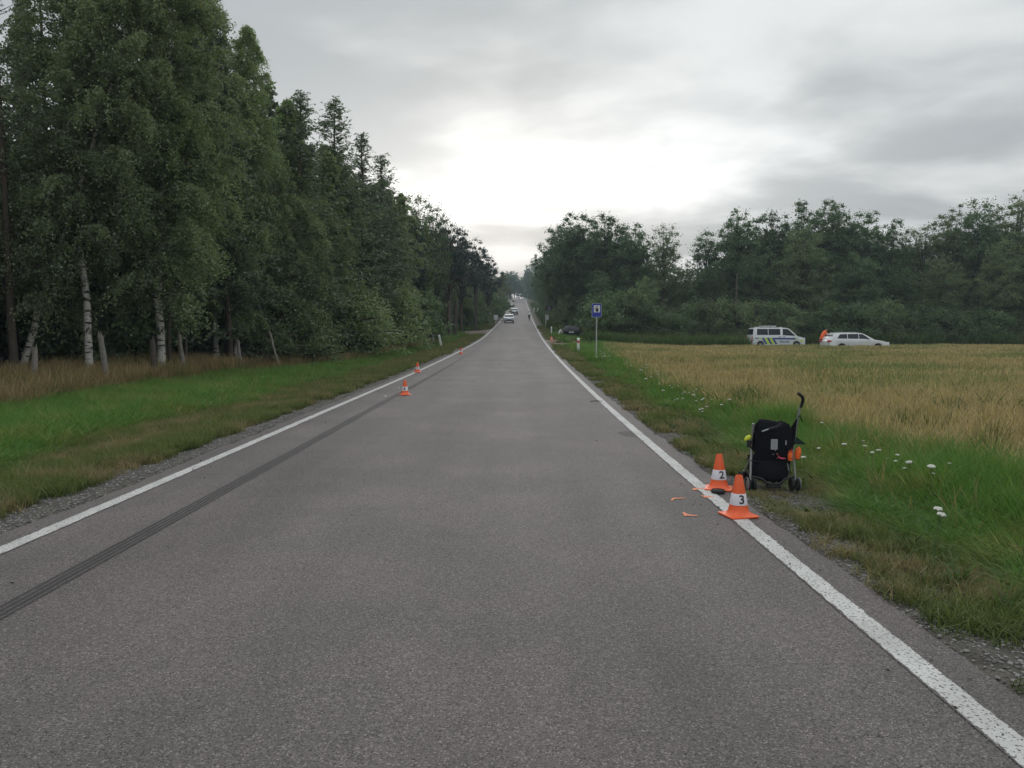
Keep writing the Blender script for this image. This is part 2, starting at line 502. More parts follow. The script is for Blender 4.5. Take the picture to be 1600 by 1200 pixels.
class MB:
    """Collects shapes into one mesh."""
    def __init__(self):
        self.v, self.f, self.mi = [], [], []

    def add(self, v, f, mi=0):
        o = len(self.v)
        self.v += [tuple(p) for p in v]
        self.f += [tuple(i + o for i in q) for q in f]
        self.mi += [mi] * len(f)
        return self

    def box(self, c, s, rot=None, mi=0):
        c = Vector(c)
        h = Vector(s) * 0.5
        pts = []
        for dx, dy, dz in ((-1, -1, -1), (1, -1, -1), (1, 1, -1), (-1, 1, -1), (-1, -1, 1), (1, -1, 1), (1, 1, 1), (-1, 1, 1)):
            p = Vector((dx * h.x, dy * h.y, dz * h.z))
            if rot is not None:
                p.rotate(Euler(rot))
            pts.append(p + c)
        return self.add(pts, [(0, 3, 2, 1), (4, 5, 6, 7), (0, 1, 5, 4), (1, 2, 6, 5), (2, 3, 7, 6), (3, 0, 4, 7)], mi)

    def tube(self, pts, rad, k=8, caps=True, mi=0):
        pts = [Vector(p) for p in pts]
        n = len(pts)
        rad = [rad] * n if isinstance(rad, (int, float)) else list(rad)
        vs, fs = [], []
        prev = None
        for i, p in enumerate(pts):
            t = (pts[min(i + 1, n - 1)] - pts[max(i - 1, 0)])
            t = t.normalized() if t.length > 1e-9 else Vector((0, 0, 1))
            if prev is None:
                a = Vector((1, 0, 0)) if abs(t.x) < 0.9 else Vector((0, 1, 0))
                u = t.cross(a).normalized()
            else:
                u = (prev - t * prev.dot(t))
                u = u.normalized() if u.length > 1e-6 else t.orthogonal().normalized()
            prev = u
            w = t.cross(u)
            for j in range(k):
                an = 2 * math.pi * j / k
                vs.append(p + (u * math.cos(an) + w * math.sin(an)) * rad[i])
        for i in range(n - 1):
            for j in range(k):
                a, b = i * k + j, i * k + (j + 1) % k
                fs.append((a, b, b + k, a + k))
        if caps:
            fs.append(tuple(reversed(range(k))))
            fs.append(tuple(range((n - 1) * k, n * k)))
        return self.add(vs, fs, mi)

    def lathe(self, prof, k=24, axis='z', c=(0, 0, 0), mi=0, close=True):
        vs, fs = [], []
        for r, z in prof:
            for j in range(k):
                a = 2 * math.pi * j / k
                p = (r * math.cos(a), r * math.sin(a), z)
                if axis == 'x': p = (z, r * math.cos(a), r * math.sin(a))
                if axis == 'y': p = (r * math.cos(a), z, r * math.sin(a))
                vs.append((p[0] + c[0], p[1] + c[1], p[2] + c[2]))
        n = len(prof)
        for i in range(n - 1):
            for j in range(k):
                a, b = i * k + j, i * k + (j + 1) % k
                fs.append((a, b, b + k, a + k))
        if close:
            fs.append(tuple(reversed(range(k))))
            fs.append(tuple(range((n - 1) * k, n * k)))
        return self.add(vs, fs, mi)

    def ellipsoid(self, c, r, nu=12, nv=8, rot=None, mi=0, jit=0.0):
        vs, fs = [], []
        for i in range(nv + 1):
            th = math.pi * i / nv
            for j in range(nu):
                ph = 2 * math.pi * j / nu
                q = 1.0 + (random.uniform(-jit, jit) if jit else 0)
                p = Vector((r[0] * math.sin(th) * math.cos(ph) * q, r[1] * math.sin(th) * math.sin(ph) * q, r[2] * math.cos(th) * q))
                if rot: p.rotate(Euler(rot))
                vs.append(p + Vector(c))
        for i in range(nv):
            for j in range(nu):
                a, b = i * nu + j, i * nu + (j + 1) % nu
                fs.append((a, a + nu, b + nu, b))
        return self.add(vs, fs, mi)

    def prism(self, outline, lo, hi, plane='xz', mi=0):
        """outline: 2-D points; extruded along the third axis from lo to hi (numbers, or functions of the 2-D point)."""
        fl = lo if callable(lo) else (lambda p: lo)
        fh = hi if callable(hi) else (lambda p: hi)
        def mk(p, t):
            return {'xz': (p[0], t, p[1]), 'xy': (p[0], p[1], t), 'yz': (t, p[0], p[1])}[plane]
        n = len(outline)
        vs = [mk(p, fl(p)) for p in outline] + [mk(p, fh(p)) for p in outline]
        fs = [tuple(range(n)), tuple(reversed(range(n, 2 * n)))]
        for i in range(n):
            j = (i + 1) % n
            fs.append((i, i + n, j + n, j))
        return self.add(vs, fs, mi)

    def build(self, name, mats, parent=None, smooth=True, bevel=0.0, angle=35, label=None, subsurf=0):
        me = bpy.data.meshes.new(name)
        me.from_pydata([tuple(p) for p in self.v], [], self.f)
        if not isinstance(mats, (list, tuple)):
            mats = [mats]
        for m in mats:
            me.materials.append(m)
        if len(mats) > 1:
            me.polygons.foreach_set('material_index', self.mi)
        bm = bmesh.new()
        bm.from_mesh(me)
        bmesh.ops.remove_doubles(bm, verts=bm.verts, dist=1e-6)
        bmesh.ops.recalc_face_normals(bm, faces=bm.faces)
        if bevel:
            es = [e for e in bm.edges if len(e.link_faces) == 2 and e.calc_face_angle(0) > R(30)]
            bmesh.ops.bevel(bm, geom=es, offset=bevel, segments=2, affect='EDGES', profile=0.6, clamp_overlap=True)
        if smooth:
            for f in bm.faces: f.smooth = True
            for e in bm.edges:
                e.smooth = not (len(e.link_faces) == 2 and e.calc_face_angle(0) > R(angle))
        bm.to_mesh(me)
        bm.free()
        o = bpy.data.objects.new(name, me)
        C.objects.link(o)
        if parent is not None: o.parent = parent
        if label: o['label'] = label
        if subsurf:
            md = o.modifiers.new('subdivision', 'SUBSURF')
            md.levels = md.render_levels = subsurf
        return o


def fast_mesh(name, verts, nquads=0, faces=None, mat=None, uvs=None, smooth=False):
    """verts (N,3); faces (M,k) array of equal-sized faces."""
    me = bpy.data.meshes.new(name)
    verts = np.asarray(verts, np.float32)
    faces = np.asarray(faces, np.int32)
    m, k = faces.shape
    me.vertices.add(len(verts))
    me.vertices.foreach_set('co', verts.ravel())
    me.loops.add(m * k)
    me.loops.foreach_set('vertex_index', faces.ravel())
    me.polygons.add(m)
    me.polygons.foreach_set('loop_start', np.arange(0, m * k, k, dtype=np.int32))
    if uvs is not None:
        uvl = me.uv_layers.new(name='UVMap')
        uvl.data.foreach_set('uv', np.asarray(uvs, np.float32)[faces.ravel()].ravel())
    if mat is not None: me.materials.append(mat)
    me.update(calc_edges=True)
    me.validate()
    if smooth:
        me.polygons.foreach_set('use_smooth', np.ones(m, bool))
    return me


def mesh_obj(name, me, parent=None):
    o = bpy.data.objects.new(name, me)
    C.objects.link(o)
    if parent is not None: o.parent = parent
    return o


def copy_tree(o, parent=None):
    c = o.copy()
    C.objects.link(c)
    if parent is not None:
        c.parent = parent
    for ch in list(o.children):
        copy_tree(ch, c)
    return c


def text_mesh(body, size):
    cu = bpy.data.curves.new('lettering', 'FONT')
    cu.body = body
    cu.size = size
    cu.align_x = 'CENTER'
    cu.align_y = 'CENTER'
    cu.resolution_u = 3
    cu.offset = size * 0.02
    ob = bpy.data.objects.new('lettering', cu)
    C.objects.link(ob)
    dg = bpy.context.evaluated_depsgraph_get()
    me = bpy.data.meshes.new_from_object(ob.evaluated_get(dg))
    bpy.data.objects.remove(ob)
    bpy.data.curves.remove(cu)
    return me


def value_noise(x, y, scale, seed=0):
    x = np.asarray(x, float) * scale
    y = np.asarray(y, float) * scale
    xi, yi = np.floor(x).astype(np.int64), np.floor(y).astype(np.int64)
    fx, fy = x - xi, y - yi
    fx, fy = fx * fx * (3 - 2 * fx), fy * fy * (3 - 2 * fy)
    def h(a, b):
        k = (a * 374761393 + b * 668265263 + seed * 974711) & 0xFFFFFFFF
        k = ((k ^ (k >> 13)) * 1274126177) & 0xFFFFFFFF
        return ((k ^ (k >> 16)) & 0xFFFF) / 65535.0
    return (h(xi, yi) * (1 - fx) + h(xi + 1, yi) * fx) * (1 - fy) + (h(xi, yi + 1) * (1 - fx) + h(xi + 1, yi + 1) * fx) * fy


def fbm(x, y, scale, seed=0):
    return 0.55 * value_noise(x, y, scale, seed) + 0.3 * value_noise(x, y, scale * 2.3, seed + 1) + 0.15 * value_noise(x, y, scale * 5.1, seed + 2)


# ------------------------------------------------------------------ the lie of the land
TY = np.array([-80, 0, 9, 15.5, 29, 49.5, 78, 112, 144, 207, 323, 427, 470, 520, 700, 1600.0])
TZ = np.array([0, 0, 0, .03, .13, .42, 1.05, 2.35, 3.75, 7.1, 13.3, 20.0, 22.0, 22.6, 22.6, 22.6])
TL = np.array([-.97, -.97, -.96, -.92, -.74, -.43, 0.02, .45, .85, 1.7, 3.2, 4.4, 4.9, 5.5, 7.5, 18.0])


def hermite(xs, ys):
    d = np.diff(ys) / np.diff(xs)
    m = np.zeros(len(xs))
    m[1:-1] = (d[:-1] * np.diff(xs)[1:] + d[1:] * np.diff(xs)[:-1]) / (np.diff(xs)[1:] + np.diff(xs)[:-1])
    m[0], m[-1] = d[0], d[-1]
    def f(x):
        x = np.asarray(x, float)
        i = np.clip(np.searchsorted(xs, x) - 1, 0, len(xs) - 2)
        h = xs[i + 1] - xs[i]
        t = np.clip((x - xs[i]) / h, 0, 1)
        return ((2 * t**3 - 3 * t**2 + 1) * ys[i] + (t**3 - 2 * t**2 + t) * h * m[i]
                + (-2 * t**3 + 3 * t**2) * ys[i + 1] + (t**3 - t**2) * h * m[i + 1])
    return f


road_z, road_x = hermite(TY, TZ), hermite(TY, TL)
HALF = 3.06                                     # carriageway centre to the middle of an edge line
Z85 = float(road_z(85.0))


def sstep(a, b, x):
    t = np.clip((np.asarray(x, float) - a) / (b - a), 0, 1)
    return t * t * (3 - 2 * t)


def ground_z(s, Y):
    """Height of the ground at s metres right of the road's middle."""
    s, Y = np.asarray(s, float), np.asarray(Y, float)
    zr = road_z(Y)
    field = 0.10 + np.maximum(0, zr - Z85) * 0.9 + 0.05 * np.sin(s * 0.11 + Y * 0.07)
    zl = zr - 0.10 * sstep(3.4, 5.5, -s) - 0.10 * sstep(5.0, 9.0, -s) + 0.22 * sstep(9.0, 14.0, -s)
    zrr = zr - 0.06 * sstep(3.4, 4.6, s) - 0.12 * sstep(4.6, 6.0, s)
    zrr = zrr + (field - zrr) * sstep(5.0, 15.0, s)
    z = np.where(s < 0, zl, zrr)
    bump = (fbm(s + 50, Y, 0.9, 5) - 0.5) * 0.10 * sstep(3.5, 5.0, np.abs(s))
    under = -0.05 * (1 - sstep(3.28, 3.42, np.abs(s)))
    return z + bump + under - 0.012


def G(s, Y, dz=0.0):
    return (float(road_x(Y) + s), float(Y), float(ground_z(s, Y)) + dz)


def on_road(s, Y, dz=0.0):
    return (float(road_x(Y) + s), float(Y), float(road_z(Y)) + dz)


CP, SP = math.cos(PITCH), math.sin(PITCH)


def ray(px, py):
    r, d = (px - CX) / F_PX, (py - CY) / F_PX
    return np.array([r, CP - d * SP, -SP - d * CP])


def hit(px, py, road=False):
    """Where the sight line through a photo pixel meets the ground: used as a measuring tool for positions."""
    v = ray(px, py)
    v = v / v[1]
    lo = 1.0
    for k in range(4000):
        Y = lo + k * 0.1 * (1 + k * 0.002)
        X, Z = v[0] * Y, CAM_H + v[2] * Y
        zg = float(road_z(Y)) if road else float(ground_z(X - road_x(Y), Y))
        if Z <= zg:
            a, b = lo if k == 0 else lo + (k - 1) * 0.1 * (1 + (k - 1) * 0.002), Y
            for _ in range(30):
                m = (a + b) / 2
                zm = float(road_z(m)) - 0.012 * ((v[0] * m - float(road_x(m))) / HALF) ** 2 if road else float(ground_z(v[0] * m - road_x(m), m))
                if CAM_H + v[2] * m <= zm: b = m
                else: a = m
            return v[0] * b, b, zm
    return v[0] * 500, 500.0, 0.0


def at_depth(px, Y):
    return (px - CX) / F_PX * Y * 1.0


def top_z(py, Y):
    v = ray(800, py)
    return CAM_H + v[2] / v[1] * Y


# forest edge on the left and crop edge on the right, in metres from the road's middle
edge_left = hermite(np.array([-60, 0, 20, 31, 36, 42, 52, 80, 140, 1600.0]), np.array([-12.5, -12.5, -12.4, -12.2, -10.4, -9.0, -8.0, -7.6, -7.4, -7.4]))
edge_crop = hermite(np.array([-40, 0, 7.6, 12.4, 18.5, 28, 48, 70, 1600.0]), np.array([6.6, 6.5, 6.2, 5.7, 5.3, 5.5, 6.9, 8.6, 8.6]))

# ------------------------------------------------------------------ ground, road, markings
def build_ground():
    s = np.unique(np.concatenate([
        [-420, -300, -200, -140, -100, -75, -55, -42, -34, -28, -24, -21],
        np.arange(-19, -9, 1.0), np.arange(-9, -4.5, 0.5), np.arange(-4.5, -3.4, 0.2), [-3.42, -3.28, -1.5, 0, 1.5, 3.28, 3.42],
        np.arange(3.6, 5, 0.2), np.arange(5, 10, 0.5), np.arange(10, 24, 1.5), [26, 30, 36, 44, 54, 66, 80, 100, 130, 170, 230, 300, 420]]))
    Y = np.unique(np.concatenate([[-80, -60, -40, -25, -15, -8], np.arange(-4, 24, 0.4), np.arange(24, 60, 1.0), np.arange(60, 150, 3.0), np.arange(150, 500, 10.0), [520, 560, 620, 700, 850, 1100, 1500]]))
    S, YY = np.meshgrid(s, Y)
    X = road_x(YY) + S
    Z = ground_z(S, YY)
    v = np.stack([X, YY, Z], -1).reshape(-1, 3)
    nx, ny = len(s), len(Y)
    i, j = np.meshgrid(np.arange(nx - 1), np.arange(ny - 1))
    a = (j * nx + i).ravel()
    f = np.stack([a, a + 1, a + 1 + nx, a + nx], 1)
    me = fast_mesh('ground', v, faces=f, mat=M['soil'], smooth=True)
    # what the soil is made of, place by place: gravel at the road's edge, earth, moss, leaf litter, stubble
    Sf, Yf = S.ravel(), YY.ravel()
    col = np.zeros((len(Sf), 4))
    col[:, 3] = 1
    def setc(mask, c):
        mask = np.clip(mask, 0, 1)[:, None]
        col[:, :3] = col[:, :3] * (1 - mask) + np.array(c) * mask
    setc(np.ones(len(Sf)), (0.085, 0.085, 0.035))
    setc(1 - sstep(0.3, 1.2, np.abs(Sf) - 3.35), (0.125, 0.115, 0.100))
    setc(sstep(-1.5, 0.5, -(Sf - edge_left(Yf))) * (Sf < 0), (0.050, 0.038, 0.026))
    setc(sstep(-0.4, 0.6, Sf - edge_crop(Yf)) * (Sf > 0) * (Yf < 66), (0.24, 0.19, 0.09))
    setc(sstep(0, 5, Yf - 78) * sstep(8, 12, Sf), (0.045, 0.040, 0.025))
    setc((1 - sstep(0, 1.2, np.abs(Sf - 5.2) - 2.0)) * (1 - sstep(0, 4, np.abs(Yf - 69) - 8)), (0.21, 0.165, 0.125))
    setc((1 - sstep(0, 1.0, np.abs(Sf + 5.3) - 2.2)) * (1 - sstep(0, 4, np.abs(Yf - 97) - 6)), (0.20, 0.165, 0.14))
    setc((1 - sstep(0, 1.0, np.abs(Sf + 6.0) - 2.5)) * (1 - sstep(0, 12, np.abs(Yf - 380) - 60)), (0.34, 0.32, 0.29))
    ca = me.color_attributes.new('col', 'FLOAT_COLOR', 'POINT')
    ca.data.foreach_set('color', col.astype(np.float32).ravel())
    tag(mesh_obj('ground', me), kind='structure')


def strip(name, s0, s1, Ys, dz, mat, ragged=0.0, kind='structure', cols=2):
    """A sheet along the road between two offsets; u across, v metres along."""
    Ys = np.asarray(Ys, float)
    n = len(Ys)
    us = np.linspace(0, 1, cols)
    vs, uv = [], []
    for k, u in enumerate(us):
        s = s0 + (s1 - s0) * u
        s = np.full(n, s)
        if ragged and k in (0, cols - 1):
            s = s + (fbm(Ys, Ys * 0 + k * 31.0, 2.2, 3) - 0.5) * ragged
        crown = -0.012 * (s / HALF) ** 2
        vs.append(np.stack([road_x(Ys) + s, Ys, road_z(Ys) + dz + crown], 1))
        uv.append(np.stack([np.full(n, u), Ys], 1))
    v = np.stack(vs, 1).reshape(-1, 3)
    uvs = np.stack(uv, 1).reshape(-1, 2)
    i, j = np.meshgrid(np.arange(cols - 1), np.arange(n - 1))
    a = (j * cols + i).ravel()
    f = np.stack([a, a + 1, a + 1 + cols, a + cols], 1)
    me = fast_mesh(name, v, faces=f, mat=mat, uvs=uvs, smooth=True)
    return tag(mesh_obj(name, me), kind=kind)


ROAD_Y = np.unique(np.concatenate([[-80, -50, -25, -10], np.arange(-5, 30, 0.25), np.arange(30, 80, 1.0), np.arange(80, 160, 3.0), np.arange(160, 480, 6.0), [490, 520, 600]]))
build_ground()
strip('road', -3.36, 3.36, ROAD_Y, 0.0, M['asphalt'], ragged=0.16, cols=9)
strip('edge_line', -HALF - 0.085, -HALF + 0.085, ROAD_Y, 0.004, M['line'])
strip('edge_line', HALF - 0.085, HALF + 0.085, ROAD_Y, 0.004, M['line'])
# the rubber a braking tyre left
strip('skid_mark', -2.24, -2.07, np.arange(1.0, 56, 0.5), 0.004, M['skid'])
ell = [(math.cos(a) * 0.18 * (1 + 0.12 * math.sin(3 * a)), math.sin(a) * 0.42 * (1 + 0.1 * math.cos(2 * a))) for a in np.linspace(0, 2 * math.pi, 25)[:-1]]
hx, hy, hz = hit(984, 678, True)
pm = MB().add([(hx + p[0], hy + p[1] * 0.9, float(road_z(hy + p[1])) - 0.012 * ((hx + p[0] - float(road_x(hy + p[1]))) / HALF) ** 2) for p in ell], [tuple(range(24))])
pm.v = [(x, y, z + 0.002) for x, y, z in pm.v]
tag(pm.build('asphalt_stain', M['patch'], smooth=False), kind='structure')
# seam where the newer surface starts, far up the hill
strip('asphalt_seam', -2.96, 2.96, [338, 343.0], 0.01, M['patch'])

# ------------------------------------------------------------------ scattered growth
LIB = {}


def blades(n, rad, h, w, bend, seed, seg=3, head=0.0):
    """n grass blades round the origin -> verts, quads(4), uv. Blade = seg quads, the last one a sharp tip (degenerate avoided)."""
    g = np.random.default_rng(seed)
    a, rr = g.uniform(0, 2 * np.pi, n), rad * np.sqrt(g.uniform(0, 1, n))
    base = np.stack([rr * np.cos(a), rr * np.sin(a), np.zeros(n)], 1)
    H = g.uniform(h[0], h[1], n)
    W = g.uniform(w[0], w[1], n)
    az = g.uniform(0, 2 * np.pi, n)
    d = np.stack([np.cos(az), np.sin(az)], 1)
    fa = g.uniform(0, 2 * np.pi, n)
    side = np.stack([np.cos(fa), np.sin(fa), np.zeros(n)], 1)
    B = g.uniform(bend[0], bend[1], n)
    V, UV = [], []
    for k in range(seg + 1):
        t = k / seg
        off = B * H * t ** 2
        z = H * (t - 0.35 * (B ** 2) * t ** 2)
        c = base + np.stack([d[:, 0] * off, d[:, 1] * off, z], 1)
        ww = W * (1 - t) ** 0.7 * 0.5 + 0.0004
        if head and t > 0.6:
            ww = W * head * 0.5 * (1.2 - t)
        V += [c - side * ww[:, None], c + side * ww[:, None]]
        UV += [np.stack([np.zeros(n), np.full(n, t)], 1), np.stack([np.ones(n), np.full(n, t)], 1)]
    nv = 2 * (seg + 1)
    v = np.stack(V, 1).reshape(-1, 3)
    uv = np.stack(UV, 1).reshape(-1, 2)
    o = np.arange(n)[:, None] * nv
    f = np.concatenate([np.concatenate([o + 2 * k, o + 2 * k + 1, o + 2 * k + 3, o + 2 * k + 2], 1) for k in range(seg)], 0)
    return v, f, uv


def lib(coll, meshes):
    c = bpy.data.collections.new(coll)
    for i, me in enumerate(meshes):
        o = bpy.data.objects.new(f'{coll}_{i}', me)
        c.objects.link(o)
    LIB[coll] = (c, len(meshes))


def blade_lib(coll, mat, nvar, **kw):
    ms = []
    for i in range(nvar):
        v, f, uv = blades(seed=100 + i + len(LIB) * 17, **kw)
        ms.append(fast_mesh(coll, v, faces=f, mat=mat, uvs=uv))
    lib(coll, ms)


def scatter(name, coll, pts, sc, rz=None, rx=None, kind='stuff'):
    c, nv = LIB[coll]
    n = len(pts)
    if n == 0: return
    me = bpy.data.meshes.new(name)
    me.vertices.add(n)
    me.vertices.foreach_set('co', np.asarray(pts, np.float32).ravel())
    def attr(nm, typ, data, key='value'):
        at = me.attributes.new(nm, typ, 'POINT')
        at.data.foreach_set(key, data)
    attr('pick', 'INT', RNG.integers(0, nv, n).astype(np.int32))
    rz = RNG.uniform(0, 2 * np.pi, n) if rz is None else rz
    rot = np.stack([np.zeros(n) if rx is None else rx, np.zeros(n), rz], 1).astype(np.float32)
    attr('turn', 'FLOAT_VECTOR', rot.ravel(), 'vector')
    attr('size', 'FLOAT_VECTOR', np.asarray(sc, np.float32).ravel(), 'vector')
    o = mesh_obj(name, me)
    ng = bpy.data.node_groups.new(name, 'GeometryNodeTree')
    ng.interface.new_socket('Geometry', in_out='INPUT', socket_type='NodeSocketGeometry')
    ng.interface.new_socket('Geometry', in_out='OUTPUT', socket_type='NodeSocketGeometry')
    N, L = ng.nodes, ng.links
    gi, go = N.new('NodeGroupInput'), N.new('NodeGroupOutput')
    ip, ci = N.new('GeometryNodeInstanceOnPoints'), N.new('GeometryNodeCollectionInfo')
    ci.inputs['Collection'].default_value = c
    ci.inputs['Separate Children'].default_value = True
    ci.inputs['Reset Children'].default_value = True
    ip.inputs['Pick Instance'].default_value = True
    def na(nm, typ):
        a = N.new('GeometryNodeInputNamedAttribute')
        a.data_type = typ
        a.inputs['Name'].default_value = nm
        return a.outputs['Attribute']
    L.new(gi.outputs[0], ip.inputs['Points'])
    L.new(ci.outputs[0], ip.inputs['Instance'])
    L.new(na('pick', 'INT'), ip.inputs['Instance Index'])
    L.new(na('turn', 'FLOAT_VECTOR'), ip.inputs['Rotation'])
    L.new(na('size', 'FLOAT_VECTOR'), ip.inputs['Scale'])
    L.new(ip.outputs[0], go.inputs[0])
    md = o.modifiers.new('scatter', 'NODES')
    md.node_group = ng
    return tag(o, kind=kind)


def in_view(X, Y, m=260):
    px = CX + F_PX * X / np.maximum(Y, 0.1)
    return (Y > 1.6) & (px > -m) & (px < 1600 + m)


def spread(s0, s1, y0, y1, dens, keep=None):
    """Random spots between two offsets (numbers or functions of Y); dens per square metre."""
    f0 = s0 if callable(s0) else (lambda y: np.full_like(y, s0))
    f1 = s1 if callable(s1) else (lambda y: np.full_like(y, s1))
    wid = max(np.max(f1(np.linspace(y0, y1, 60)) - f0(np.linspace(y0, y1, 60))), 0.01)
    n = int(wid * (y1 - y0) * dens)
    Y = RNG.uniform(y0, y1, n)
    a, b = f0(Y), f1(Y)
    u = RNG.uniform(0, wid, n)
    ok = u < (b - a)
    Y, s = Y[ok], (a + u)[ok]
    X = road_x(Y) + s
    ok = in_view(X, Y)
    s, Y = s[ok], Y[ok]
    if keep is not None:
        ok = keep(s, Y)
        s, Y = s[ok], Y[ok]
    return s, Y


def pts_of(s, Y, dz=0.0):
    return np.stack([road_x(Y) + s, Y, ground_z(s, Y) + dz], 1)


def sizes(n, xy, z):
    return np.stack([RNG.uniform(*xy, n)] * 2 + [RNG.uniform(*z, n)], 1)


blade_lib('tuft_lush', M['grass_lush'], 5, n=46, rad=0.13, h=(0.17, 0.52), w=(0.006, 0.012), bend=(0.25, 1.15), seg=4)
blade_lib('tuft_lush_far', M['grass_lush'], 4, n=40, rad=0.22, h=(0.17, 0.48), w=(0.013, 0.022), bend=(0.15, 0.8), seg=3)
blade_lib('tuft_short', M['grass_short'], 5, n=44, rad=0.09, h=(0.03, 0.13), w=(0.003, 0.006), bend=(0.2, 1.1), seg=3)
blade_lib('tuft_short_far', M['grass_short'], 4, n=44, rad=0.22, h=(0.06, 0.20), w=(0.010, 0.018), bend=(0.2, 0.9), seg=2)
blade_lib('tuft_dry', M['grass_dry'], 4, n=34, rad=0.18, h=(0.35, 0.85), w=(0.008, 0.014), bend=(0.05, 0.5), seg=3, head=1.8)
blade_lib('tuft_crop', M['crop'], 5, n=44, rad=0.17, h=(0.38, 0.62), w=(0.006, 0.010), bend=(0.05, 0.45), seg=4, head=2.4)
blade_lib('tuft_crop_far', M['crop'], 4, n=44, rad=0.36, h=(0.40, 0.60), w=(0.014, 0.028), bend=(0.05, 0.4), seg=3, head=1.8)
blade_lib('tuft_weed', M['weed'], 4, n=40, rad=0.30, h=(0.4, 1.1), w=(0.022, 0.045), bend=(0.1, 0.7), seg=3)

blade_lib('tuft_stalk', M['grass_dry'], 4, n=9, rad=0.12, h=(0.35, 0.75), w=(0.003, 0.005), bend=(0.05, 0.6), seg=4, head=4.0)
blade_lib('tuft_broad', M['weed'], 4, n=22, rad=0.10, h=(0.06, 0.24), w=(0.022, 0.045), bend=(0.5, 1.3), seg=4)
stones = []
for i in range(5):
    bm = bmesh.new()
    bmesh.ops.create_icosphere(bm, subdivisions=1, radius=0.5)
    for v in bm.verts:
        v.co *= random.uniform(0.72, 1.15)
        v.co.z *= 0.7
    me = bpy.data.meshes.new('stone')
    bm.to_mesh(me); bm.free()
    me.materials.append(M['stone'])
    stones.append(me)
lib('stones', stones)


def trample(s, Y, sz):
    """Grass is pressed low under and just in front of the pushchair and where the cones stand."""
    X = road_x(Y) + s
    q = 1 - 0.72 * (1 - sstep(0, 0.25, np.maximum(np.abs(X - 2.75) - 0.38, np.abs(Y - 7.95) - 0.75)))
    sz[:, 2] *= q
    return sz


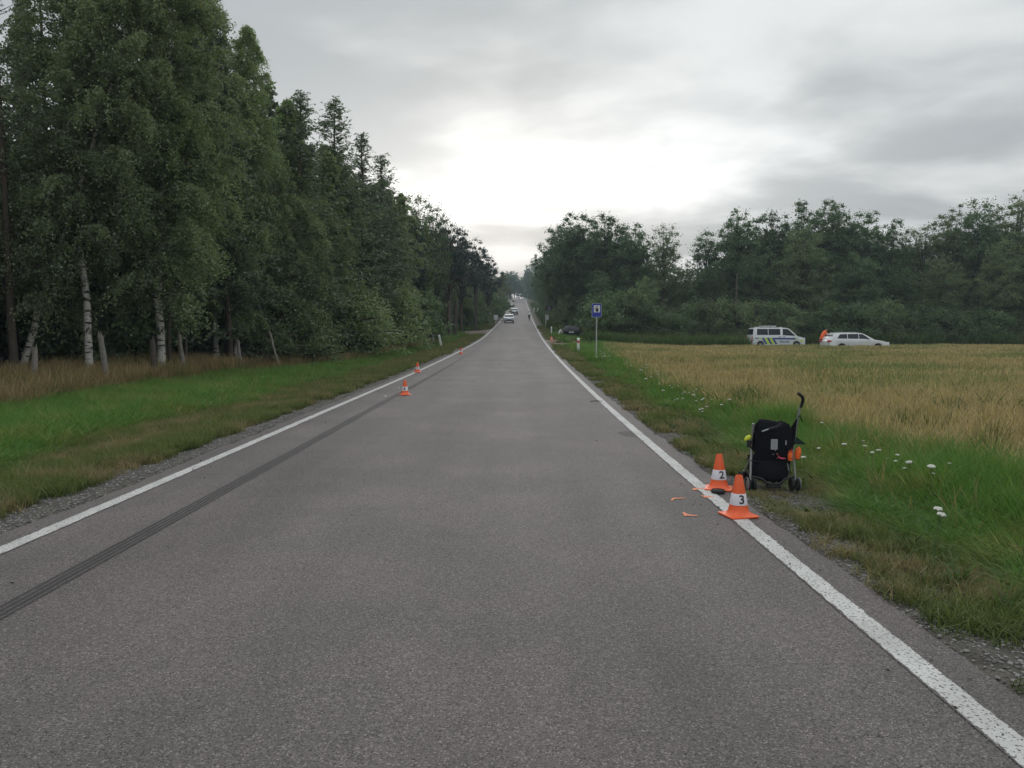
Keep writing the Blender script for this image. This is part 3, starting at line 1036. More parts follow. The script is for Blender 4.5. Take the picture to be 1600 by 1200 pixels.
def growth():
    n3 = lambda s, Y, k, seed: fbm(s, Y, k, seed)
    no_apron_r = lambda s, Y: ~((np.abs(s - 5.2) < 2.3) & (np.abs(Y - 69) < 9) & (n3(s, Y, .8, 4) < .72))
    no_apron_l = lambda s, Y: ~((np.abs(s + 5.3) < 2.6) & (np.abs(Y - 97) < 7))
    # --- right verge: patchy short grass on gravel, then lush grass up to the crop
    def keep_r(s, Y): return (RNG.uniform(0, 1, len(s)) < sstep(0.35, 0.64, n3(s, Y, 1.8, 21) + 0.20 * (s - 3.75))) & no_apron_r(s, Y)
    s, Y = spread(3.45, 5.1, 2.0, 15, 420, keep_r)
    scatter('short_grass', 'tuft_short', pts_of(s, Y), trample(s, Y, sizes(len(s), (0.8, 1.5), (0.6, 1.4))))
    s, Y = spread(3.5, 5.2, 15, 40, 110, keep_r)
    scatter('short_grass', 'tuft_short_far', pts_of(s, Y), sizes(len(s), (0.7, 1.1), (0.5, 1.0)))
    s, Y = spread(3.5, 6.0, 40, 120, 16, keep_r)
    scatter('short_grass', 'tuft_short_far', pts_of(s, Y), sizes(len(s), (1.3, 2.2), (0.7, 1.4)))
    lush0 = lambda Y: 4.45 + 0.5 * (value_noise(Y, Y * 0, 0.7, 8) - 0.5)
    s, Y = spread(lush0, lambda Y: edge_crop(Y) + 0.25, 2.0, 14, 230)
    k = 0.42 + 0.85 * sstep(4.5, 5.6, s) * (0.25 + 1.35 * n3(s, Y, 1.1, 33))
    sz = trample(s, Y, sizes(len(s), (0.8, 1.25), (0.7, 1.25))); sz[:, 2] *= k
    scatter('verge_grass', 'tuft_lush', pts_of(s, Y), sz)
    s, Y = spread(lush0, lambda Y: edge_crop(Y) + 0.4, 14, 36, 75)
    k = 0.5 + 0.65 * sstep(4.5, 5.6, s) * (0.7 + 0.6 * n3(s, Y, 0.9, 33))
    sz = sizes(len(s), (0.8, 1.2), (0.8, 1.2)); sz[:, 2] *= k
    scatter('verge_grass', 'tuft_lush_far', pts_of(s, Y), sz)
    s, Y = spread(lambda Y: lush0(Y) + 0.2, lambda Y: edge_crop(Y) + 0.5, 36, 90, 16, no_apron_r)
    scatter('verge_grass', 'tuft_lush_far', pts_of(s, Y), sizes(len(s), (1.5, 2.4), (0.8, 1.4)))
    # dry stalks, broad leaved weeds and low clover mixed into the verge
    s, Y = spread(4.5, lambda Y: edge_crop(Y) + 0.2, 2.5, 30, 3.0)
    scatter('dry_stalks', 'tuft_stalk', pts_of(s, Y), sizes(len(s), (0.5, 1.1), (0.5, 1.0)))
    s, Y = spread(3.7, 5.6, 2.0, 24, 9, lambda s, Y: n3(s, Y, 0.9, 71) > 0.5)
    scatter('broad_leaved_weeds', 'tuft_broad', pts_of(s, Y), trample(s, Y, sizes(len(s), (0.5, 1.2), (0.5, 1.2))))
    s, Y = spread(-9.0, -4.3, 6, 40, 1.6)
    scatter('dry_stalks', 'tuft_stalk', pts_of(s, Y), sizes(len(s), (0.5, 1.1), (0.4, 0.85)))
    s, Y = spread(-8.0, -4.2, 5, 30, 5, lambda s, Y: n3(s, Y, 0.7, 72) > 0.5)
    scatter('broad_leaved_weeds', 'tuft_broad', pts_of(s, Y), sizes(len(s), (0.6, 1.3), (0.5, 1.2)))
    # a reddish dry patch right of the pushchair and dark weeds standing up at the crop's edge
    def clump(px, py, n, rx, ry):
        x, y, z = hit(px, py)
        X = x + RNG.normal(0, rx, n); Yc = y + RNG.normal(0, ry, n)
        return X - road_x(Yc), Yc
    s, Y = clump(1345, 735, 26, 0.35, 0.45)
    scatter('dry_stalks', 'tuft_stalk', pts_of(s, Y), sizes(len(s), (0.8, 1.3), (0.7, 1.0)))
    for px, py, n in ((1170, 655, 10), (1200, 660, 8), (1130, 640, 6), (1420, 700, 6), (1560, 745, 5)):
        s, Y = clump(px, py, n, 0.35, 0.4)
        scatter('green_weeds', 'tuft_weed', pts_of(s, Y), sizes(len(s), (0.35, 0.6), (0.55, 0.85)))
    # tall weeds where verge, field and wood meet, and along the foot of the wood
    s, Y = spread(lambda Y: 5.2 + 0.18 * np.maximum(0, 74 - Y), lambda Y: np.full_like(Y, 34.0), 60, 78, 5, lambda s, Y: no_apron_r(s, Y) & (CX + F_PX * (road_x(Y) + s) / Y > 915) & (Y > 70 - 0.05 * s) & (CX + F_PX * (road_x(Y) + s) / Y < 1165))
    scatter('tall_weeds', 'tuft_weed', pts_of(s, Y), sizes(len(s), (1.2, 2.0), (0.8, 1.5)))
    s, Y = spread(6.0, 110.0, 78.5, 84, 2.6, lambda s, Y: CX + F_PX * (road_x(Y) + s) / Y > 918)
    scatter('tall_weeds', 'tuft_weed', pts_of(s, Y), sizes(len(s), (1.5, 2.6), (1.0, 2.0)))
    s, Y = spread(5.0, 9.0, 88.5, 330, 2.0)
    scatter('tall_weeds', 'tuft_weed', pts_of(s, Y), sizes(len(s), (1.5, 2.6), (0.5, 1.3)))
    # --- the ripe crop
    def keep_c(s, Y): return Y < 62 + 0.10 * s
    s, Y = spread(edge_crop, 24.0, 6, 20, 30)
    scatter('ripe_crop', 'tuft_crop', pts_of(s, Y), sizes(len(s), (0.9, 1.4), (0.75, 1.05)))
    s, Y = spread(edge_crop, 42.0, 20, 40, 9)
    scatter('ripe_crop', 'tuft_crop_far', pts_of(s, Y), sizes(len(s), (0.9, 1.3), (0.8, 1.08)))
    s, Y = spread(edge_crop, 75.0, 40, 70, 5, keep_c)
    scatter('ripe_crop', 'tuft_crop_far', pts_of(s, Y), sizes(len(s), (1.3, 1.9), (0.85, 1.12)))
    # green weeds in the crop
    def keep_g(s, Y): return keep_c(s, Y) & (n3(s, Y * 2.0, 0.12, 44) > 0.47)
    s, Y = spread(edge_crop, 60.0, 12, 66, 1.2, keep_g)
    scatter('crop_weeds', 'tuft_weed', pts_of(s, Y), sizes(len(s), (0.7, 1.2), (0.5, 0.72)))
    # --- left verge
    def keep_l(s, Y): return (RNG.uniform(0, 1, len(s)) < sstep(0.25, 0.55, n3(s, Y, 1.4, 51) + 0.35 * (-s - 3.9))) & no_apron_l(s, Y)
    s, Y = spread(-6.4, -3.75, 4, 18, 300, keep_l)
    scatter('short_grass', 'tuft_short', pts_of(s, Y), sizes(len(s), (0.9, 1.6), (0.8, 1.9)))
    s, Y = spread(-6.0, -3.75, 18, 45, 80, keep_l)
    scatter('short_grass', 'tuft_short_far', pts_of(s, Y), sizes(len(s), (0.8, 1.3), (0.7, 1.2)))
    s, Y = spread(-6.0, -3.6, 45, 140, 14, keep_l)
    scatter('short_grass', 'tuft_short_far', pts_of(s, Y), sizes(len(s), (1.4, 2.4), (0.8, 1.5)))
    lo = lambda Y: edge_left(Y) + np.where(Y < 40, 2.0, 1.1)
    hi = lambda Y: -5.7 + 0.7 * (value_noise(Y, Y * 0, 0.5, 18) - 0.5)
    s, Y = spread(lo, hi, 6, 24, 95)
    sz = sizes(len(s), (1.0, 1.6), (0.7, 1.05)); sz[:, 2] *= 0.5 + 0.5 * sstep(5.2, 7.0, -s)
    scatter('verge_grass', 'tuft_lush', pts_of(s, Y), sz)
    s, Y = spread(lo, hi, 24, 60, 32, no_apron_l)
    sz = sizes(len(s), (0.9, 1.5), (0.7, 1.1)); sz[:, 2] *= 0.6 + 0.4 * sstep(5.2, 7.0, -s)
    scatter('verge_grass', 'tuft_lush_far', pts_of(s, Y), sz)
    s, Y = spread(lambda Y: edge_left(Y) - 1.0, hi, 60, 200, 7, no_apron_l)
    scatter('verge_grass', 'tuft_lush_far', pts_of(s, Y), sizes(len(s), (1.8, 3.0), (0.9, 1.6)))
    s, Y = spread(lambda Y: edge_left(Y) - 2.0, lambda Y: edge_left(Y) + 2.4 + 1.0 * (value_noise(Y, Y * 0, 0.6, 28) - .5), 10, 32, 26)
    scatter('dry_grass', 'tuft_dry', pts_of(s, Y), sizes(len(s), (0.8, 1.3), (0.6, 1.1)))
    s, Y = spread(lambda Y: edge_left(Y) - 1.6, lambda Y: edge_left(Y) + np.where(Y < 40, 2.6, 1.4), 32, 75, 12)
    scatter('dry_grass', 'tuft_dry', pts_of(s, Y), sizes(len(s), (0.9, 1.5), (0.5, 0.9)))
    # --- loose stones along both edges of the asphalt
    def keep_s(s, Y): return RNG.uniform(0, 1, len(s)) < (1 - sstep(0.35, 1.2, np.abs(s) - 3.3)) * (0.35 + 0.9 * n3(s, Y, 0.8, 61))
    for a, b, y0, y1, dn, sz in ((3.36, 4.6, 1.8, 12, 1500, (0.008, 0.040)), (3.36, 4.5, 12, 30, 160, (0.02, 0.05)),
                                 (-4.5, -3.36, 4, 16, 900, (0.012, 0.045)), (-4.4, -3.36, 16, 40, 160, (0.02, 0.06))):
        s, Y = spread(a, b, y0, y1, dn, keep_s)
        q = RNG.uniform(sz[0], sz[1], len(s)) * RNG.uniform(0.5, 1, len(s))
        scatter('gravel', 'stones', pts_of(s, Y, 0.004), np.stack([q, q * RNG.uniform(.7, 1.2, len(s)), q * .8], 1))


growth()

# ------------------------------------------------------------------ trees
def polytubes(lines, k=5):
    """lines: list of (pts (n,3), radii (n,)) -> verts, quads"""
    V, Fq, o = [], [], 0
    ang = np.arange(k) * 2 * np.pi / k
    for P, r in lines:
        P = np.asarray(P, float)
        n = len(P)
        T = np.gradient(P, axis=0)
        T /= np.linalg.norm(T, axis=1, keepdims=True) + 1e-9
        ref = np.where(np.abs(T[:, 2:3]) > 0.9, np.array([[1.0, 0, 0]]), np.array([[0, 0, 1.0]]))
        U = np.cross(T, ref); U /= np.linalg.norm(U, axis=1, keepdims=True) + 1e-9
        W = np.cross(T, U)
        ring = P[:, None, :] + (U[:, None, :] * np.cos(ang)[None, :, None] + W[:, None, :] * np.sin(ang)[None, :, None]) * np.asarray(r)[:, None, None]
        V.append(ring.reshape(-1, 3))
        i, j = np.meshgrid(np.arange(n - 1), np.arange(k), indexing='ij')
        a = (o + i * k + j).ravel(); b = (o + i * k + (j + 1) % k).ravel()
        Fq.append(np.stack([a, b, b + k, a + k], 1))
        o += n * k
    return np.concatenate(V), np.concatenate(Fq)


def leaf_quads(cent, size, g, aspect=0.62, down=0.0, long_dir=None, spread_dir=0.6):
    n = len(cent)
    if long_dir is None:
        u = g.normal(size=(n, 3))
        u[:, 2] -= down
    else:
        u = long_dir + g.normal(size=(n, 3)) * spread_dir
    u /= np.linalg.norm(u, axis=1, keepdims=True) + 1e-9
    t = g.normal(size=(n, 3))
    w = np.cross(u, t); w /= np.linalg.norm(w, axis=1, keepdims=True) + 1e-9
    s = size[:, None] * 0.5
    v = np.stack([cent - u * s, cent + w * s * aspect, cent + u * s, cent - w * s * aspect], 1).reshape(-1, 3)
    f = np.arange(n * 4).reshape(n, 4)
    return v, f


def birch_model(seed, H=15.0, base=0.2, rad=2.4, nl=60, tw=15, lv=44, leaf=0.068, mat='birch_leaf', lean=0.0, droop=1.0, bark='birch_bark', trunk_r=0.095):
    g = np.random.default_rng(seed)
    n = 18
    t = np.linspace(0, 1, n)
    wx = np.cumsum(g.normal(0, 0.07, n)) * (0.4 + t); wy = np.cumsum(g.normal(0, 0.07, n)) * (0.4 + t)
    P = np.stack([wx - wx[0] + lean * np.sin(t * 1.7) * H * 0.25, wy - wy[0], t * H], 1)
    rt = trunk_r * (1 - t) ** 0.8 + 0.012
    rt[0] *= 1.3
    lines = [(P, rt)]
    cents, dirs = [], []
    at = lambda q: np.array([np.interp(q, t, P[:, i]) for i in range(3)])
    for j in range(nl):
        q = base + (0.985 - base) * ((j + g.uniform(0, 1)) / nl) ** 0.9
        fr = (q - base) / (1 - base)
        shape = (0.55 + 0.65 * fr) if fr < 0.4 else 0.81 * (1 - ((fr - 0.4) / 0.6) ** 1.6) + 0.12
        L = rad * shape * g.uniform(0.75, 1.2)
        az = j * 2.39996 + g.uniform(-0.5, 0.5)
        el = R(g.uniform(18, 50)) + fr * 0.35
        m = 7
        k = np.linspace(0, 1, m)
        horiz = L * (k * math.cos(el) + 0.12 * k ** 2)
        vert = L * (k * math.sin(el) - 0.55 * k ** 2 * droop * (1 - 0.5 * fr))
        o = at(q)
        LP = o + np.stack([np.cos(az) * horiz, np.sin(az) * horiz, vert], 1) + np.cumsum(g.normal(0, 0.03, (m, 3)), 0)
        lines.append((LP, (0.030 * (1 - fr) + 0.012) * (1 - k * 0.85)))
        for _ in range(tw):
            kk = g.uniform(0.03, 1.0) ** 0.8
            o2 = np.array([np.interp(kk, k, LP[:, i]) for i in range(3)])
            tl = g.uniform(0.45, 1.45) * (0.55 + 0.5 * (1 - fr))
            ta = az + g.normal(0, 0.9)
            d = np.array([math.cos(ta) * 0.6, math.sin(ta) * 0.6, g.uniform(-0.1, 0.4)])
            q2 = np.linspace(0.05, 1, 6)
            TP = o2 + d * (q2 * tl)[:, None] + np.array([0, 0, -1.0]) * (0.9 * droop * tl * q2 ** 2)[:, None]
            nlv = int(lv * g.uniform(0.6, 1.25))
            u = g.uniform(0.05, 1, nlv)
            c = np.stack([np.interp(u, q2, TP[:, i]) for i in range(3)], 1) + g.normal(0, 0.055, (nlv, 3))
            cents.append(c)
    cents = np.concatenate(cents)
    v, f = leaf_quads(cents, g.uniform(leaf * 0.7, leaf * 1.3, len(cents)), g, 0.75, 0.6)
    crown = fast_mesh('birch_crown', v, faces=f, mat=M[mat])
    v, f = polytubes(lines, 6)
    trunk = fast_mesh('birch_trunk', v, faces=f, mat=M[bark], smooth=True)
    trunk.materials.append(M['bark'])
    mi = np.ones(len(f), np.int32); mi[:17 * 6] = 0
    trunk.polygons.foreach_set('material_index', mi)
    return trunk, crown, H


def larch_model(seed, H=15.0, base=0.18, rad=2.0, leaf=0.11, dens=1.0, gap=0.21, bark='larch_bark', mat='larch_needle', lower=1.0):
    g = np.random.default_rng(seed)
    n = 14
    t = np.linspace(0, 1, n)
    P = np.stack([np.cumsum(g.normal(0, 0.02, n)), np.cumsum(g.normal(0, 0.02, n)), t * H], 1)
    lines = [(P, 0.135 * (1 - t) ** 0.9 + 0.010)]
    cents, dirs = [], []
    z = base * H
    while z < H * 0.99:
        fr = (z / H - base) / (1 - base)
        nb = g.integers(3, 6)
        for b in range(nb):
            L = rad * ((1 - fr) ** 0.75 * 0.95 + 0.06) * g.uniform(0.4, 1.2) * (lower if fr < 0.15 else 1)
            az = g.uniform(0, 2 * np.pi)
            k = np.linspace(0, 1, 6)
            el = g.uniform(0.0, 0.55) + 0.45 * fr
            vert = L * (el * k - 0.35 * (1 - fr) * k ** 2 + 0.25 * k ** 3)
            zz = min(z + g.uniform(-0.25, 0.25), H * 0.99)
            o = np.array([np.interp(zz / H, t, P[:, 0]), np.interp(zz / H, t, P[:, 1]), zz])
            LP = o + np.stack([np.cos(az) * L * k, np.sin(az) * L * k, vert], 1)
            lines.append((LP, (0.018 * (1 - fr) + 0.006) * (1 - 0.8 * k)))
            ntw = max(3, int(L * 7 * dens))
            for _ in range(ntw):
                kk = g.uniform(0.12, 1.0)
                o2 = np.array([np.interp(kk, k, LP[:, i]) for i in range(3)])
                ta = az + g.choice([-1, 1]) * g.uniform(0.4, 1.3)
                tl = g.uniform(0.18, 0.55) * (0.5 + 0.6 * (1 - fr))
                d = np.array([math.cos(ta), math.sin(ta), g.uniform(-0.55, 0.25)])
                m = max(4, int(tl * 34 * dens))
                u = g.uniform(0, 1, m)
                c = o2 + d * (u * tl)[:, None] + g.normal(0, 0.03, (m, 3))
                cents.append(c)
                dirs.append(np.tile(d, (m, 1)))
            m = max(6, int(L * 26 * dens))
            u = g.uniform(0.1, 1.02, m)
            cents.append(np.stack([np.interp(u, k, LP[:, i]) for i in range(3)], 1) + g.normal(0, 0.025, (m, 3)))
            dirs.append(np.tile([math.cos(az), math.sin(az), 0.2], (m, 1)))
        z += gap * g.uniform(0.8, 1.2) * (1.0 - 0.35 * fr)
    cents, dirs = np.concatenate(cents), np.concatenate(dirs)
    v, f = leaf_quads(cents, g.uniform(leaf * 0.7, leaf * 1.4, len(cents)), g, 0.42, 0, dirs, 0.9)
    crown = fast_mesh('larch_crown', v, faces=f, mat=M[mat])
    v, f = polytubes(lines, 5)
    trunk = fast_mesh('larch_trunk', v, faces=f, mat=M[bark], smooth=True)
    return trunk, crown, H


def broad_model(seed, H=16.0, base=0.15, rad=4.2, ncl=420, per=95, leaf=0.18, mat='broad_leaf', cl=(0.38, 0.78), flat=1.1, lobes=7, bark='bark', trunk_r=0.2, crown_name='broadleaf_crown', trunk_name='broadleaf_trunk', loose=0.0):
    """Rounded crown: lobes, each of leaf clumps, each clump a shell of leaves round the end of a limb."""
    g = np.random.default_rng(seed)
    lines = []
    zt = np.linspace(0, 1, 10)
    P = np.stack([np.cumsum(g.normal(0, 0.10, 10)), np.cumsum(g.normal(0, 0.10, 10)), zt * H * 0.86], 1)
    P -= P[0]
    lines.append((P, trunk_r * (1 - zt) ** 0.7 + 0.02))
    lob = []
    for i in range(lobes):
        a = i * 2.4 + g.uniform(-.4, .4)
        z = base * H + (H - base * H) * g.uniform(0.2, 0.58)
        lob.append((np.array([math.cos(a) * rad * 0.48, math.sin(a) * rad * 0.48, z]), np.array([rad * g.uniform(.5, .68), rad * g.uniform(.5, .68), (H - base * H) * g.uniform(.25, .36)])))
    lob.append((np.array([0, 0, H - (H - base * H) * 0.27]), np.array([rad * .55, rad * .55, (H - base * H) * .27])))
    lob.append((np.array([0, 0, base * H + (H - base * H) * 0.42]), np.array([rad * .72, rad * .72, (H - base * H) * .42])))
    cents = []
    for i in range(ncl):
        c0, rr = lob[g.choice([len(lob) - 2, len(lob) - 1])] if g.random() < 0.42 else lob[g.integers(0, len(lob))]
        d = g.normal(size=3); d /= np.linalg.norm(d)
        if d[2] < -0.3: d[2] *= 0.5
        c = c0 + d * rr * (g.uniform(0.0, 1.0) ** 0.4 * 1.04)
        c[2] = max(c[2], base * H * 0.7 + 0.2)
        crad = g.uniform(*cl)
        m = int(per * g.uniform(0.7, 1.3))
        q = g.normal(size=(m, 3)); q /= np.linalg.norm(q, axis=1, keepdims=True)
        q[:, 2] = np.where(q[:, 2] < -0.2, q[:, 2] * 0.5, q[:, 2])
        rad_ = crad * np.minimum(np.abs(g.normal(0, 0.62 + 0.3 * loose, m)), 1.25)
        cents.append(c + q * rad_[:, None] * np.array([1, 1, flat]))
        if i % 3 == 0:
            h0 = min(max(c[2] * g.uniform(0.45, 0.75), 0.1), H * 0.8)
            o = np.array([np.interp(h0, P[:, 2], P[:, j]) for j in range(3)])
            k = np.linspace(0, 1, 5)[:, None]
            LP = o + (c - o) * k + np.array([0, 0, 0.12]) * np.sin(k * np.pi) * np.linalg.norm(c - o)
            lines.append((LP, 0.06 * (1 - 0.8 * k[:, 0])))
    cents = np.concatenate(cents)
    cents[:, 2] = np.maximum(cents[:, 2], 0.12)
    v, f = leaf_quads(cents, g.uniform(leaf * 0.65, leaf * 1.3, len(cents)), g, 0.7, 0.2)
    crown = fast_mesh(crown_name, v, faces=f, mat=M[mat])
    v, f = polytubes(lines, 5)
    trunk = fast_mesh(trunk_name, v, faces=f, mat=M[bark], smooth=True)
    return trunk, crown, H


MODELS = {
    'birch': [birch_model(1, rad=2.6, nl=90, tw=24, lv=58, base=0.25), birch_model(2, rad=2.3, nl=86, tw=23, lv=56, base=0.15), birch_model(3, rad=2.0, nl=84, tw=22, lv=52, base=0.1, mat='birch_leaf_fresh')],
    'low_birch': [birch_model(5, H=9.0, rad=2.4, nl=72, tw=22, lv=50, base=0.40, leaf=0.07, mat='birch_leaf_fresh', droop=1.1, bark='bark', trunk_r=0.06), birch_model(6, H=9.0, rad=2.2, nl=70, tw=22, lv=50, base=0.42, leaf=0.068, droop=0.9, bark='bark', trunk_r=0.06)],
    'birch_far': [birch_model(11, rad=2.7, nl=56, tw=14, lv=28, leaf=0.16, base=0.1, droop=0.8), birch_model(12, rad=2.4, nl=54, tw=14, lv=28, leaf=0.16, base=0.06, mat='birch_leaf_fresh', droop=0.6)],
    'larch': [larch_model(21), larch_model(22, rad=1.7, base=0.14), larch_model(23, rad=2.3, base=0.22, dens=0.85)],
    'larch_thin': [larch_model(24, rad=1.9, base=0.2, dens=0.45, gap=0.4), larch_model(27, rad=2.2, base=0.24, dens=0.4, gap=0.42)],
    'larch_far': [larch_model(25, leaf=0.24, dens=0.7, gap=0.27, base=0.1, rad=2.2), larch_model(26, leaf=0.24, dens=0.7, gap=0.27, rad=2.5, base=0.06)],
    'pine': [broad_model(31, H=15, base=0.32, rad=2.5, ncl=110, per=130, leaf=0.16, mat='pine_needle', cl=(0.35, 0.6), flat=1.15, lobes=9, crown_name='pine_crown', trunk_name='pine_trunk'),
             broad_model(32, H=15, base=0.22, rad=2.3, ncl=110, per=130, leaf=0.16, mat='pine_needle', cl=(0.35, 0.6), flat=1.15, lobes=9, crown_name='pine_crown', trunk_name='pine_trunk')],
    'broad': [broad_model(41), broad_model(42, rad=3.8, lobes=8), broad_model(43, rad=4.6, ncl=460, base=0.1), broad_model(44, rad=3.6, ncl=360, loose=0.25)],
    'willow': [broad_model(51, rad=4.8, ncl=420, per=110, leaf=0.16, mat='willow_leaf', base=0.08, flat=1.0), broad_model(52, rad=4.0, ncl=280, per=110, leaf=0.17, mat='willow_leaf', base=0.1, loose=0.5)],
    'airy': [broad_model(55, rad=3.6, ncl=190, per=75, leaf=0.17, mat='willow_leaf', base=0.2, loose=0.7), broad_model(56, rad=3.0, ncl=170, per=75, leaf=0.17, mat='broad_leaf', base=0.2, loose=0.7)],
    'bush': [broad_model(61, H=3.6, base=0.02, rad=2.5, ncl=110, per=110, leaf=0.15, mat='bush_leaf', cl=(0.35, 0.6), trunk_r=0.07, crown_name='bush_foliage', trunk_name='bush_stem'),
             broad_model(62, H=3.6, base=0.02, rad=2.2, ncl=110, per=110, leaf=0.14, mat='willow_leaf', cl=(0.35, 0.6), trunk_r=0.07, crown_name='bush_foliage', trunk_name='bush_stem')],
    'shrub': [broad_model(65, H=2.6, base=0.02, rad=1.4, ncl=90, per=130, leaf=0.08, mat='birch_leaf_fresh', cl=(0.25, 0.45), trunk_r=0.04, crown_name='bush_foliage', trunk_name='bush_stem', loose=0.5)],
}
print('models', {k: sum(len(m[1].polygons) for m in v) for k, v in MODELS.items()})


def plant(kind, X, Y, H, label, cat, group=None, name=None, wide=1.0, var=None, tilt=(0, 0), rz=None, dz=-0.05):
    tr, cr, H0 = MODELS[kind][random.randrange(len(MODELS[kind])) if var is None else var]
    z = float(ground_z(X - float(road_x(Y)), Y)) + dz
    nm = name or {'birch': 'birch_tree', 'birch_far': 'birch_tree', 'larch': 'larch_tree', 'larch_thin': 'larch_tree', 'larch_far': 'larch_tree', 'pine': 'pine_tree',
                  'broad': 'broadleaf_tree', 'willow': 'broadleaf_tree', 'airy': 'broadleaf_tree', 'bush': 'bush', 'shrub': 'bush'}[kind]
    t = thing(nm, (X, Y, z), random.uniform(0, 6.28) if rz is None else rz, label, cat, group)
    t.rotation_euler = (tilt[0], tilt[1], t.rotation_euler.z)
    k = H / H0
    t.scale = (k ** 0.5 * wide, k ** 0.5 * wide, k) if kind not in ('bush', 'shrub') else (k * wide, k * wide, k)
    a = mesh_obj('stem' if kind in ('bush', 'shrub') else 'trunk', tr, t)
    b = mesh_obj('foliage' if kind in ('bush', 'shrub') else 'crown', cr, t)
    return t


def by_top(kind, px, py, Y, label, cat='tree', **kw):
    X = at_depth(px, Y)
    z0 = float(ground_z(X - float(road_x(Y)), Y))
    return plant(kind, X, Y, top_z(py, Y) - z0, label, cat, **kw)


# ---- left wood: the trees one can tell apart, from the near end to the far end
by_top('larch_thin', 18, -170, 23.5, 'dark thin conifer at the near end of the left wood with sky showing through', var=0)
by_top('larch_thin', 82, -110, 27, 'second thin conifer from the left, sky gaps on both sides of its stem', var=1)
t = plant('birch', -15.6, 24.2, 16.0, 'birch leaning right with white trunk at the near end of the wood', 'tree', wide=1.0, var=1, tilt=(0, R(17)), rz=0.3)
by_top('birch', 139, -170, 24.6, 'big birch with straight white trunk standing in dry grass at the wood edge', wide=1.2, var=0, rz=2.2, tilt=(0, R(5)))
by_top('birch', 250, -150, 27.0, 'tall drooping birch whose top leaves the picture, left of the pointed birch', wide=1.3, var=1, rz=1.0, tilt=(0, R(3)))
by_top('birch', 339, -20, 34.0, 'full birch crown just left of the pointed birch with a larch twig at its top', wide=1.15, var=0, rz=4.0)
by_top('birch', 368, 25, 34.6, 'pointed birch standing free against grey sky above the wood', wide=0.95, var=2, rz=0.5, tilt=(0, R(5)))
for px, py, Y, k, wd, lab in ((70, 240, 29.0, 'low_birch', 1.0, 'low brownish green tree hanging over the grass at the near end of the wood'), (108, 280, 28.5, 'low_birch', 1.0, 'low leafy tree between the leaning birch and the straight white one'),
                         (205, 270, 29.0, 'low_birch', 1.0, 'low leafy tree with hanging twigs right of the straight white birch'), (290, 235, 31.5, 'low_birch', 1.05, 'low leafy tree in front of the full birch crown'),
                         (268, 140, 28.0, 'low_birch', 1.1, 'middle high birch crown filling the gap right of the big birch'), (410, 190, 36.5, 'low_birch', 1.0, 'leafy tree under the pointed birch'),
                         (455, 290, 37.0, 'low_birch', 1.0, 'leafy birch with rounded side right of the pointed one'), (500, 330, 41.0, 'low_birch', 1.0, 'low leafy tree below the larches')):
    by_top(k, px, py, Y, lab, wide=wd, name='broadleaf_tree')
by_top('larch', 362, 20, 33.5, 'larch behind the pointed birch poking its twigs out on the left side', wide=1.0, var=0)
by_top('larch', 478, 140, 38, 'dark larch on the right shoulder of the pointed birch', wide=1.5, var=1)
by_top('larch', 533, 155, 44, 'sharp topped larch standing up highest against the bright sky', wide=1.5, var=0)
by_top('larch', 570, 206, 50, 'second larch right of the sharp topped one', wide=1.5, var=1)
by_top('larch', 598, 240, 55, 'slim larch at the right end of the larch group', wide=1.5, var=2)
by_top('birch_far', 506, 235, 41, 'green birch under the sharp topped larch', wide=0.9, var=1)
by_top('birch_far', 618, 300, 60, 'rounded birch filling in below the slim larch', wide=1.0, var=0)
by_top('airy', 652, 302, 70, 'airy light green tree between larches and dark pines', wide=0.8, var=0)
by_top('airy', 682, 312, 76, 'loose leaved tree touching the first dark pine', wide=0.7, var=1)
by_top('pine', 702, 338, 84, 'first dark pine of the row, above the pair of thick trunks', wide=1.1, var=0)
by_top('pine', 722, 352, 92, 'second dark pine with clumped crown along the road', wide=1.1, var=1)
by_top('pine', 744, 370, 104, 'third dark pine, top stepping down to the road', wide=1.1, var=0)
by_top('pine', 764, 394, 128, 'fourth dark pine, smallest of the stepping tops', wide=1.2, var=1)
by_top('birch_far', 782, 424, 180, 'last tree of the left wood against the pale gap of sky', wide=1.1, var=0)

